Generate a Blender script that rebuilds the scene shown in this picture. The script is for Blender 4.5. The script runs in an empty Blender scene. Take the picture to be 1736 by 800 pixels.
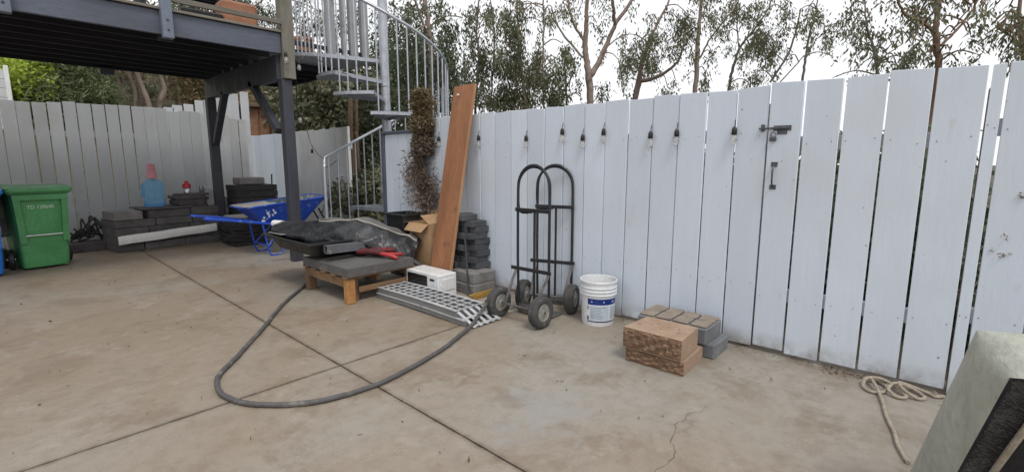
import bpy, bmesh, math, random
import numpy as np
from mathutils import Vector, Matrix
R = math.radians
random.seed(7); rng = np.random.default_rng(11)
scene = bpy.context.scene
COL = scene.collection

# ------------------------------------------------------------------ camera
H_CAM = 1.32; PITCH = math.atan(125/816.0); YAW = R(47.9)
FWD = Vector((math.sin(YAW)*math.cos(PITCH), math.cos(YAW)*math.cos(PITCH), -math.sin(PITCH)))
RGT = Vector((math.cos(YAW), -math.sin(YAW), 0)); UPV = RGT.cross(FWD)
cam_d = bpy.data.cameras.new('camera'); cam = bpy.data.objects.new('camera', cam_d); COL.objects.link(cam)
cam.location = (0, 0, H_CAM); cam.rotation_euler = FWD.to_track_quat('-Z', 'Y').to_euler()
cam_d.sensor_width = 36; cam_d.lens = 36*816/1736; cam_d.clip_start = .05; cam_d.clip_end = 600
scene.camera = cam

# ------------------------------------------------------------------ overcast sky
SUN_EL, SUN_AZ = 58, 205          # sun high behind the cloud, over the camera's right shoulder
world = bpy.data.worlds.new('World'); scene.world = world; world.use_nodes = True
wn = world.node_tree; wn.nodes.clear()
sky = wn.nodes.new('ShaderNodeTexSky'); sky.sky_type = 'NISHITA'; sky.sun_disc = False
sky.sun_elevation = R(SUN_EL); sky.sun_rotation = R(SUN_AZ); sky.air_density = 1; sky.dust_density = 4
hs = wn.nodes.new('ShaderNodeHueSaturation'); hs.inputs['Saturation'].default_value = .25
mx = wn.nodes.new('ShaderNodeMix'); mx.data_type = 'RGBA'; mx.inputs[0].default_value = .8
mx.inputs[7].default_value = (9.4, 9.5, 9.75, 1)
bg = wn.nodes.new('ShaderNodeBackground'); bg.inputs[1].default_value = .1
wo = wn.nodes.new('ShaderNodeOutputWorld')
wn.links.new(sky.outputs[0], hs.inputs['Color']); wn.links.new(hs.outputs[0], mx.inputs[6])
wn.links.new(mx.outputs[2], bg.inputs[0]); wn.links.new(bg.outputs[0], wo.inputs[0])
sun_d = bpy.data.lights.new('sun', 'SUN'); sun = bpy.data.objects.new('sun', sun_d); COL.objects.link(sun)
sun_d.energy = 1.15; sun_d.angle = R(14); sun_d.color = (1, .97, .92)
az = R(SUN_AZ); el = R(SUN_EL)
sdir = Vector((math.sin(az)*math.cos(el), math.cos(az)*math.cos(el), math.sin(el)))
sun.rotation_euler = sdir.to_track_quat('Z', 'Y').to_euler()
vs = scene.view_settings; vs.view_transform = 'Standard'; vs.look = 'None'; vs.gamma = 1; vs.use_curve_mapping = False
vs.exposure = 0.40

def at(px, py, dist):             # a direction seen in the yard, at a real horizontal distance -> world point
    d = FWD*816 + RGT*(px-868) - UPV*(py-400)
    return Vector((0, 0, H_CAM)) + d*(dist/math.hypot(d.x, d.y))

# ------------------------------------------------------------------ materials
MATS = {}
def _tree(name):
    m = bpy.data.materials.new(name); m.use_nodes = True
    nt = m.node_tree; return m, nt, nt.nodes['Principled BSDF']
def _noise(nt, vec, scale, detail=5, rough=.55, dist=0.0):
    n = nt.nodes.new('ShaderNodeTexNoise'); n.inputs['Scale'].default_value = scale
    n.inputs['Detail'].default_value = detail; n.inputs['Roughness'].default_value = rough
    n.inputs['Distortion'].default_value = dist
    if vec is not None: nt.links.new(vec, n.inputs['Vector'])
    return n.outputs[0]
def _ramp(nt, fac, a, b, lo=.35, hi=.65):
    r = nt.nodes.new('ShaderNodeMapRange'); r.inputs[1].default_value = lo; r.inputs[2].default_value = hi
    r.inputs[3].default_value = a; r.inputs[4].default_value = b; r.clamp = True
    nt.links.new(fac, r.inputs[0]); return r.outputs[0]
def _mix(nt, fac, a, b, mode='MIX'):
    m = nt.nodes.new('ShaderNodeMix'); m.data_type = 'RGBA'; m.blend_type = mode
    for sock, v in ((m.inputs[0], fac), (m.inputs[6], a), (m.inputs[7], b)):
        if isinstance(v, (int, float)): sock.default_value = v
        elif isinstance(v, tuple): sock.default_value = (*v[:3], 1)
        else: nt.links.new(v, sock)
    return m.outputs[2]
def _math(nt, op, a, b=0.0):
    m = nt.nodes.new('ShaderNodeMath'); m.operation = op
    for sock, v in ((m.inputs[0], a), (m.inputs[1], b)):
        if isinstance(v, (int, float)): sock.default_value = v
        else: nt.links.new(v, sock)
    return m.outputs[0]
def _pos(nt, stretch=(1, 1, 1)):
    g = nt.nodes.new('ShaderNodeNewGeometry'); mp = nt.nodes.new('ShaderNodeMapping')
    mp.inputs['Scale'].default_value = stretch
    nt.links.new(g.outputs['Position'], mp.inputs[0]); return mp.outputs[0]
def _bump(nt, b, h, strength, dist=.01):
    n = nt.nodes.new('ShaderNodeBump'); n.inputs['Strength'].default_value = strength; n.inputs['Distance'].default_value = dist
    nt.links.new(h, n.inputs['Height']); nt.links.new(n.outputs[0], b.inputs['Normal'])

def mat(name, c1, c2=None, scale=6, stretch=(1, 1, 1), rough=.6, metal=0.0, bump=.15, bscale=60, bdist=.01,
        objvar=0.0, spots=None, lo=.35, hi=.65, spec=.5, coat=0.0):
    m, nt, b = _tree(name); c2 = c2 or tuple(x*.8 for x in c1)
    v = _pos(nt, stretch)
    col = _mix(nt, _ramp(nt, _noise(nt, v, scale), 0, 1, lo, hi), c1, c2)
    col = _mix(nt, _ramp(nt, _noise(nt, v, scale*9, 3), 0, .3), col, tuple(x*.6 for x in c2))
    if spots:
        sc, ss, th = spots
        col = _mix(nt, _ramp(nt, _noise(nt, _pos(nt), ss, 6, .65), 0, .85, th, th+.07), col, sc)
    if objvar:
        oi = nt.nodes.new('ShaderNodeObjectInfo')
        col = _mix(nt, 1.0, col, _ramp_rgb(nt, oi.outputs['Random'], 1-objvar, 1+objvar), 'MULTIPLY')
    nt.links.new(col, b.inputs['Base Color'])
    rr = _ramp(nt, _noise(nt, v, scale*3), max(.05, rough-.1), min(1, rough+.1)); nt.links.new(rr, b.inputs['Roughness'])
    b.inputs['Metallic'].default_value = metal; b.inputs['Specular IOR Level'].default_value = spec
    b.inputs['Coat Weight'].default_value = coat
    if bump: _bump(nt, b, _noise(nt, v, bscale, 4), bump, bdist)
    MATS[name] = m; return m
def _ramp_rgb(nt, fac, a, b):
    r = nt.nodes.new('ShaderNodeMapRange'); r.inputs[3].default_value = a; r.inputs[4].default_value = b
    nt.links.new(fac, r.inputs[0])
    c = nt.nodes.new('ShaderNodeCombineColor')
    for k in range(3): nt.links.new(r.outputs[0], c.inputs[k])
    return c.outputs[0]

def mat_fence(name, base, grime, amount):
    m, nt, b = _tree(name)
    v = _pos(nt, (1, 1, .12)); p = _pos(nt)
    g1 = _noise(nt, v, 38, 6, .6); g2 = _noise(nt, v, 9, 4)
    col = _mix(nt, _ramp(nt, g2, 0, .16), base, tuple(x*.80 for x in base))
    col = _mix(nt, _ramp(nt, _noise(nt, _pos(nt, (1, 1, .05)), 70, 4, .7), 0, .10, .52, .74), col, tuple(x*.62 for x in base))
    col = _mix(nt, _ramp(nt, _noise(nt, p, 1.3, 5), 0, amount, .45, .75), col, grime)
    # splash dirt along the bottom edge and small chips and spots of mildew
    sx = nt.nodes.new('ShaderNodeSeparateXYZ'); nt.links.new(p, sx.inputs[0])
    low = _ramp(nt, sx.outputs[2], .9, 0.0, .0, .15)
    low = _math(nt, 'MULTIPLY', low, _ramp(nt, _noise(nt, p, 9, 6, .65), 0, 1.0, .36, .62))
    col = _mix(nt, low, col, (.20, .165, .11))
    col = _mix(nt, _ramp(nt, _noise(nt, p, 26, 2), 0, .8, .735, .77), col, (.16, .15, .14))
    col = _mix(nt, _ramp(nt, _noise(nt, _pos(nt, (1, 1, .5)), 5.5, 3), 0, .35, .68, .76), col, (.42, .36, .27))
    oi = nt.nodes.new('ShaderNodeObjectInfo')
    col = _mix(nt, 1.0, col, _ramp_rgb(nt, oi.outputs['Random'], .93, 1.05), 'MULTIPLY')
    nt.links.new(col, b.inputs['Base Color']); b.inputs['Roughness'].default_value = .62
    b.inputs['Specular IOR Level'].default_value = .3
    h = _math(nt, 'ADD', g1, _math(nt, 'MULTIPLY', _noise(nt, p, 160, 2), .35))
    _bump(nt, b, h, .35, .006)
    MATS[name] = m; return m

def mat_concrete():
    m, nt, b = _tree('concrete'); p = _pos(nt)
    big = _noise(nt, p, .45, 5, .55, .5); mid = _noise(nt, p, 1.9, 12, .72, .3); fine = _noise(nt, p, 11, 10, .75); grit = _noise(nt, p, 210, 3)
    st = _noise(nt, _pos(nt, (1, .32, 1)), 6.5, 10, .7, .6)
    tan, gry = (.270, .213, .156), (.312, .286, .246)
    sx0 = nt.nodes.new('ShaderNodeSeparateXYZ'); nt.links.new(p, sx0.inputs[0])
    wash = _math(nt, 'ADD', big, _ramp(nt, _math(nt, 'SUBTRACT', sx0.outputs[0], _math(nt, 'MULTIPLY', sx0.outputs[1], .3)), -.06, .12, -1.0, 2.2))   # greyer and paler towards the gate
    col = _mix(nt, _ramp(nt, wash, 0, 1, .42, .62), tan, gry)
    col = _mix(nt, _ramp(nt, mid, 0, .65, .51, .60), col, (.205, .155, .108))          # worn brown film with ragged edges
    col = _mix(nt, _ramp(nt, _noise(nt, p, 2.6, 12, .72, .2), 0, .55, .56, .61), col, (.335, .305, .258))
    col = _mix(nt, _ramp(nt, st, 0, .28, .54, .68), col, (.195, .16, .12))             # trowel streaks
    col = _mix(nt, _ramp(nt, _noise(nt, _pos(nt, (.35, 1, 1)), 8, 10, .7, .6), 0, .40, .58, .70), col, (.36, .335, .295))
    col = _mix(nt, _ramp(nt, fine, .0, .42, .46, .68), col, (.165, .135, .105))
    col = _mix(nt, _ramp(nt, _noise(nt, p, 34, 4, .6), 0, .6, .66, .72), col, (.43, .395, .34))
    col = _mix(nt, _ramp(nt, _noise(nt, p, 52, 2, .5), 0, .85, .725, .75), col, (.055, .042, .033))
    d = nt.nodes.new('ShaderNodeVectorMath'); d.operation = 'DISTANCE'; nt.links.new(_pos(nt, (.7, 1, 1)), d.inputs[0]); d.inputs[1].default_value = (1.32, 1.50, 0)
    dd = _math(nt, 'ADD', d.outputs['Value'], _math(nt, 'MULTIPLY', _noise(nt, p, 3.2, 12, .75), 1.3))
    col = _mix(nt, _ramp(nt, dd, .6, 0, .74, .90), col, (.295, .290, .285))            # grey cement wash by the crack
    # darker dirt soaked in along the joints
    sx = nt.nodes.new('ShaderNodeSeparateXYZ'); nt.links.new(p, sx.inputs[0])
    jx_ = _math(nt, 'ABSOLUTE', _math(nt, 'SUBTRACT', sx.outputs[0], _math(nt, 'ADD', _math(nt, 'MULTIPLY', sx.outputs[1], .0136), 1.432)))
    jy_ = _math(nt, 'ABSOLUTE', _math(nt, 'SUBTRACT', sx.outputs[1], 2.85))
    jd = _math(nt, 'MINIMUM', jx_, jy_)
    jf = _math(nt, 'MULTIPLY', _ramp(nt, jd, .75, 0, .004, .035), _ramp(nt, fine, .2, 1, .35, .6))
    col = _mix(nt, jf, col, (.11, .085, .062))
    fd = _math(nt, 'MULTIPLY', _ramp(nt, sx.outputs[0], 0, .8, 3.30, 3.58), _ramp(nt, _noise(nt, p, 5, 8, .7), 0, 1, .40, .60))
    col = _mix(nt, fd, col, (.15, .112, .08))                                          # patchy darker brown towards the fence foot
    col = _mix(nt, _ramp(nt, grit, .0, .34, .35, .7), col, (.12, .10, .08))
    nt.links.new(col, b.inputs['Base Color'])
    nt.links.new(_ramp(nt, mid, .75, .5), b.inputs['Roughness']); b.inputs['Specular IOR Level'].default_value = .35
    h = _math(nt, 'ADD', _math(nt, 'MULTIPLY', fine, 1.2), _math(nt, 'MULTIPLY', grit, .45))
    _bump(nt, b, h, .4, .006)
    MATS['concrete'] = m; return m

def mat_leaf(name, cols, trans=.35, rough=.55):
    m, nt, b = _tree(name)
    g = nt.nodes.new('ShaderNodeNewGeometry'); r = nt.nodes.new('ShaderNodeValToRGB')
    els = r.color_ramp.elements
    while len(els) < len(cols): els.new(.5)
    for i, c in enumerate(cols): els[i].position = i/(len(cols)-1); els[i].color = (*c, 1)
    nt.links.new(g.outputs['Random Per Island'], r.inputs[0])
    n = _noise(nt, _pos(nt), 1.6, 3)
    col = _mix(nt, 1.0, r.outputs[0], _ramp_rgb(nt, _ramp(nt, n, 0, 1), .65, 1.3), 'MULTIPLY')
    nt.links.new(col, b.inputs['Base Color']); b.inputs['Roughness'].default_value = rough; b.inputs['Specular IOR Level'].default_value = .25
    t = nt.nodes.new('ShaderNodeBsdfTranslucent'); nt.links.new(col, t.inputs[0])
    ms = nt.nodes.new('ShaderNodeMixShader'); ms.inputs[0].default_value = trans
    out = nt.nodes['Material Output']
    nt.links.new(b.outputs[0], ms.inputs[1]); nt.links.new(t.outputs[0], ms.inputs[2]); nt.links.new(ms.outputs[0], out.inputs[0])
    MATS[name] = m; return m

def mat_glass(name, c, trans=.85, rough=.05):
    m, nt, b = _tree(name)
    b.inputs['Base Color'].default_value = (*c, 1); b.inputs['Roughness'].default_value = rough
    b.inputs['Transmission Weight'].default_value = trans; b.inputs['IOR'].default_value = 1.15
    MATS[name] = m; return m

mat_fence('white_paint', (.60, .655, .735), (.51, .54, .57), .55)
mat_fence('shaded_white_paint', (.46, .475, .49), (.36, .355, .34), .8)  # the white fence paint, grimier, with the deck's shade put into its colour
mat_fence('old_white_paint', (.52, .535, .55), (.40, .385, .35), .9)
mat_concrete()
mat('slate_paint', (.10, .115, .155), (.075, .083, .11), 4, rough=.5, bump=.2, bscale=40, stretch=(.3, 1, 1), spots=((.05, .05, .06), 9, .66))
mat('slate_paint_shaded', (.050, .053, .068), (.036, .038, .048), 4, rough=.55, bump=.2, bscale=40, stretch=(1, 1, .3), spots=((.03, .03, .034), 9, .66))  # same slate paint, darkened to carry the shade under the deck
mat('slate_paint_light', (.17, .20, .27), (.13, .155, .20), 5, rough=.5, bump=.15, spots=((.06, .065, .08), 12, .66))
mat('dark_joist', (.020, .020, .028), (.013, .013, .018), 5, rough=.75, stretch=(.2, 1, 1))  # deck underside, its shade put into the near-black colour
mat('weathered_wood', (.24, .215, .18), (.15, .135, .11), 5, stretch=(.2, 1, 1), rough=.8, bump=.3, bscale=40, spots=((.12, .13, .07), 4, .6), objvar=.12)
mat('mossy_post', (.22, .205, .185), (.15, .145, .11), 4, stretch=(1, 1, .3), rough=.85, bump=.4, bscale=30, spots=((.12, .125, .05), 3, .58))
mat('grey_post', (.35, .36, .38), (.26, .265, .27), 4, stretch=(1, 1, .2), rough=.75, bump=.2, spots=((.16, .17, .09), 3.5, .6), objvar=.1)
mat('galvanised', (.50, .53, .57), (.40, .42, .46), 12, rough=.42, metal=.55, bump=.08, spots=((.33, .34, .36), 30, .6))
mat('checker_steel', (.52, .55, .59), (.36, .38, .42), 40, rough=.42, metal=.5, bump=.8, bscale=75, bdist=.004)
mat('bare_concrete_block', (.23, .22, .21), (.16, .15, .145), 7, rough=.9, bump=.5, bscale=120, spots=((.10, .095, .09), 8, .62), objvar=.12)
mat('dark_block', (.115, .108, .105), (.075, .07, .07), 7, rough=.92, bump=.6, bscale=90, spots=((.05, .047, .045), 8, .6), objvar=.18)
mat('tan_block', (.40, .285, .20), (.31, .21, .145), 8, rough=.92, bump=.5, bscale=150, spots=((.16, .10, .06), 30, .66))
mat('tan_split_face', (.29, .178, .112), (.165, .098, .06), 26, stretch=(1, .5, 1.6), rough=.95, bump=1, bscale=40, bdist=.03, spots=((.36, .25, .16), 40, .58))
mat('grey_top_brown', (.30, .25, .20), (.22, .18, .145), 9, rough=.92, bump=.5, bscale=130, spots=((.13, .10, .08), 22, .64))
mat('grey_block', (.20, .205, .22), (.135, .14, .15), 8, rough=.92, bump=.5, bscale=140, spots=((.28, .27, .26), 14, .64))
mat('black_tube', (.022, .024, .03), (.012, .013, .016), 20, rough=.42, bump=.08, spots=((.09, .085, .08), 24, .63))
mat('dirty_steel', (.17, .165, .16), (.09, .085, .08), 18, rough=.6, metal=.3, bump=.15)
mat('rubber', (.075, .073, .072), (.045, .044, .043), 10, rough=.85, bump=.2, spots=((.13, .12, .11), 9, .58))
mat('rim', (.42, .41, .38), (.26, .25, .22), 20, rough=.5, metal=.4, bump=.1)
mat('bucket_plastic', (.76, .78, .80), (.68, .69, .70), 6, rough=.35, bump=.03, spots=((.45, .42, .38), 9, .68))
mat('label_blue', (.012, .035, .22), (.010, .028, .17), 8, rough=.35, bump=0)
mat('label_navy', (.012, .018, .07), (.01, .015, .055), 8, rough=.4, bump=0)
mat('label_pale', (.55, .62, .70), (.47, .53, .60), 14, rough=.4, bump=0)
mat('label_ink', (.30, .34, .40), (.24, .28, .33), 14, rough=.5, bump=0)
mat('label_white', (.75, .78, .82), (.68, .7, .74), 9, rough=.4, bump=0)
mat('dried_mortar', (.36, .33, .30), (.24, .21, .18), 18, rough=.95, bump=.6)
mat('microwave_white', (.74, .74, .735), (.67, .67, .66), 5, rough=.35, bump=.02, spots=((.5, .48, .44), 12, .7))
mat('black_gloss', (.008, .008, .010), (.012, .012, .013), 6, rough=.12, bump=0)
mat('aluminium', (.64, .65, .66), (.50, .51, .52), 14, rough=.45, metal=.3, bump=.1, stretch=(1, .2, 1), spots=((.30, .29, .27), 10, .62))
mat('aluminium_dull', (.30, .305, .315), (.21, .215, .22), 8, rough=.55, metal=.4, bump=.15, stretch=(1, .2, 1), spots=((.17, .165, .16), 10, .6))
mat('pallet_wood', (.235, .14, .075), (.145, .082, .042), 5, stretch=(.25, 1, 1), rough=.8, bump=.4, bscale=30, spots=((.10, .065, .04), 7, .62), objvar=.15)
mat('pallet_end', (.46, .235, .085), (.33, .155, .05), 8, rough=.7, bump=.4, bscale=40, spots=((.17, .09, .04), 9, .62))
mat('plank_wood', (.36, .165, .075), (.24, .10, .046), 5, stretch=(1, 1, .14), rough=.7, bump=.25, bscale=45, spots=((.17, .075, .04), 4.5, .60))
mat('plank_edge', (.44, .25, .13), (.33, .17, .085), 6, stretch=(1, 1, .14), rough=.75, bump=.3)
mat('grey_pad', (.115, .11, .108), (.088, .083, .08), 3, rough=.85, bump=.25, bscale=200, spots=((.17, .16, .15), 3, .58))
mat('black_plastic', (.020, .020, .022), (.014, .014, .015), 6, rough=.5, bump=.2, bscale=35, spots=((.07, .066, .06), 6, .62))
mat('tarp_outer', (.026, .027, .031), (.016, .017, .019), 5, rough=.33, bump=.5, bscale=22, bdist=.02, spots=((.12, .115, .105), 4, .62))
mat('tarp_dusty', (.15, .145, .135), (.095, .09, .085), 5, rough=.6, bump=.4, bscale=25)
mat('tarp_inner', (.36, .345, .31), (.27, .25, .22), 4, rough=.75, bump=.4, bscale=30)
mat('grey_pipe', (.13, .135, .15), (.09, .095, .105), 7, rough=.5, bump=.2, spots=((.2, .19, .18), 14, .6))
mat('red_plastic', (.45, .028, .03), (.30, .018, .02), 6, rough=.4, bump=.15)
mat('dark_red', (.14, .016, .018), (.05, .008, .01), 9, rough=.7, bump=.6, bscale=40)
mat('cardboard', (.40, .255, .135), (.31, .19, .10), 6, rough=.85, bump=.15, spots=((.22, .13, .07), 5, .64))
mat('cardboard_inner', (.33, .22, .12), (.25, .16, .085), 6, rough=.9, bump=.15)
mat('grey_paver', (.088, .092, .10), (.06, .062, .068), 6, rough=.9, bump=.5, bscale=110, objvar=.2)
mat('iron', (.06, .06, .062), (.035, .035, .036), 18, rough=.55, metal=.3, bump=.2)
mat('yellow_wood', (.50, .30, .05), (.32, .18, .03), 5, rough=.6, bump=.2)
mat('hose', (.10, .095, .095), (.068, .064, .063), 5, rough=.65, bump=.15, spots=((.17, .155, .14), 5, .56))
mat('rope', (.46, .40, .32), (.32, .27, .21), 40, rough=.95, bump=.8, bscale=150)
mat('bin_green', (.085, .31, .115), (.062, .245, .085), 3, rough=.5, bump=.12, bscale=220, spots=((.085, .23, .10), 5, .6))
mat('bin_lid_grey', (.26, .36, .26), (.18, .29, .18), 5, rough=.6, bump=.15, spots=((.28, .28, .24), 7, .56))
mat('bin_blue', (.016, .20, .72), (.013, .16, .6), 3, rough=.45, bump=.12, bscale=220)
mat('dark_plastic', (.022, .022, .024), (.015, .015, .016), 5, rough=.6, bump=.1)
mat('steel_bar', (.72, .73, .74), (.6, .6, .61), 9, rough=.35, metal=.5, bump=.03)
mat('print_white', (.62, .72, .64), (.48, .6, .5), 60, rough=.6, bump=0)
mat('pale_wood', (.48, .34, .20), (.37, .25, .14), 5, stretch=(1, 1, .2), rough=.75, bump=.2)
mat('grey_fabric', (.24, .235, .235), (.16, .155, .155), 5, rough=.95, bump=.5)
mat('pink_plastic', (.62, .27, .30), (.52, .21, .24), 6, rough=.4, bump=.02)
mat_glass('jug_blue', (.38, .68, .92), .75, .1)
mat('jug_water', (.06, .30, .66), (.05, .24, .55), 6, rough=.1, bump=0)
mat('slate_tile', (.095, .082, .085), (.062, .052, .056), 9, rough=.85, bump=.5, bscale=60, objvar=.2)
mat('tin_red', (.50, .02, .025), (.38, .015, .02), 30, rough=.3, metal=.2, bump=0)
mat('tin_silver', (.55, .55, .56), (.42, .42, .43), 30, rough=.3, metal=.8, bump=0)
mat('white_vinyl', (.80, .79, .77), (.70, .69, .66), 6, rough=.55, bump=.1, spots=((.35, .32, .28), 11, .66))
mat('barrow_blue', (.012, .085, .60), (.010, .062, .44), 5, rough=.38, bump=.08, spots=((.16, .24, .36), 13, .58))
mat('barrow_inside', (.10, .17, .24), (.07, .12, .18), 5, rough=.7, bump=.3, spots=((.30, .28, .25), 5, .5))
mat('barrow_chip', (.50, .56, .62), (.36, .44, .54), 25, rough=.6, bump=.1)
mat('cement_crust', (.38, .36, .33), (.30, .28, .25), 7, rough=.95, bump=.4)
mat('black_sheet', (.030, .028, .029), (.020, .019, .020), 7, rough=.8, bump=.6, bscale=30, objvar=.25)
mat('cable_black', (.020, .020, .021), (.013, .013, .014), 9, rough=.5, bump=.05)
mat('brown_wall', (.27, .145, .085), (.19, .095, .055), 5, rough=.9, bump=.3, spots=((.11, .06, .035), 5, .6))
mat('leaf_litter', (.17, .115, .075), (.10, .075, .05), 5, rough=1, bump=.8, bscale=30, spots=((.26, .19, .12), 14, .6))
mat('hill_soil', (.085, .07, .042), (.05, .05, .028), 1.6, rough=1, bump=.8, bscale=12, spots=((.14, .10, .06), 5, .58))
mat('terracotta', (.42, .20, .115), (.33, .15, .085), 5, rough=.8, bump=.2, spots=((.5, .3, .2), 6, .62))
mat('bark_pink', (.34, .265, .22), (.22, .165, .135), 5, stretch=(1, 1, .3), rough=.9, bump=.3, bscale=14, spots=((.12, .09, .075), 3, .58))
mat('bark_grey', (.20, .175, .15), (.13, .11, .09), 5, stretch=(1, 1, .3), rough=.9, bump=.3, bscale=14)
mat('bark_brown', (.22, .145, .10), (.14, .09, .06), 6, stretch=(1, 1, .3), rough=.9, bump=.6, bscale=25, spots=((.08, .07, .04), 7, .6))
mat('house_white', (.62, .64, .64), (.5, .52, .52), 3, rough=.7, bump=.05, objvar=.06)
mat('pad_canvas', (.44, .445, .385), (.33, .34, .295), 5, stretch=(1, 1, .4), rough=.95, bump=.5, bscale=70, spots=((.42, .42, .37), 7, .6))
mat('pad_black', (.022, .020, .023), (.012, .011, .013), 8, rough=.95, bump=.6, bscale=90, spots=((.055, .05, .05), 18, .6))
mat('fuzz', (.17, .17, .16), (.10, .10, .095), 8, rough=1, bump=0)
mat('bulb_socket', (.012, .012, .013), (.010, .010, .011), 9, rough=.45, bump=0)
mat_glass('bulb_glass', (.95, .95, .93), .8, .03)
mat('filament', (.55, .5, .42), (.45, .4, .35), 50, rough=.5, bump=0)
mat('latch_metal', (.13, .135, .145), (.08, .082, .088), 40, rough=.45, metal=.5, bump=.1)
mat('rust_debris', (.13, .06, .03), (.08, .04, .02), 30, rough=1, bump=.8)
mat('crack_dark', (.12, .09, .07), (.09, .068, .052), 30, rough=1, bump=.2)
mat('joint_dark', (.055, .043, .035), (.035, .028, .023), 12, rough=1, bump=.5)
mat('clear_film', (.42, .43, .44), (.33, .34, .35), 8, rough=.25, bump=.5, bscale=14, bdist=.03)
mat_leaf('leaf_euc', [(.085, .098, .062), (.115, .13, .08), (.15, .16, .095), (.20, .20, .105), (.19, .155, .11)], .42)
mat_leaf('leaf_euc_light', [(.06, .08, .035), (.09, .11, .05), (.13, .145, .065), (.12, .10, .06)], .4)
mat_leaf('leaf_dark', [(.058, .078, .045), (.08, .105, .06), (.11, .13, .075), (.15, .15, .09)], .38)
mat_leaf('leaf_conifer', [(.085, .115, .055), (.125, .16, .075), (.17, .205, .10), (.22, .24, .125)], .3)
mat_leaf('leaf_lime', [(.38, .50, .06), (.48, .60, .09), (.56, .66, .13), (.36, .44, .10)], .5)
mat_leaf('leaf_ivy', [(.08, .095, .05), (.13, .14, .08), (.19, .19, .115), (.25, .225, .15), (.09, .11, .06)], .25)
mat_leaf('leaf_brown', [(.17, .11, .06), (.25, .165, .09), (.32, .23, .135), (.15, .145, .065), (.20, .19, .08)], .3)
mat_leaf('leaf_dry_ochre', [(.15, .115, .06), (.22, .165, .085), (.30, .23, .13), (.14, .125, .055), (.21, .135, .085)], .25)
mat_leaf('leaf_dry_grey', [(.14, .10, .075), (.20, .15, .115), (.27, .21, .165), (.11, .085, .065)], .25)

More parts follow.
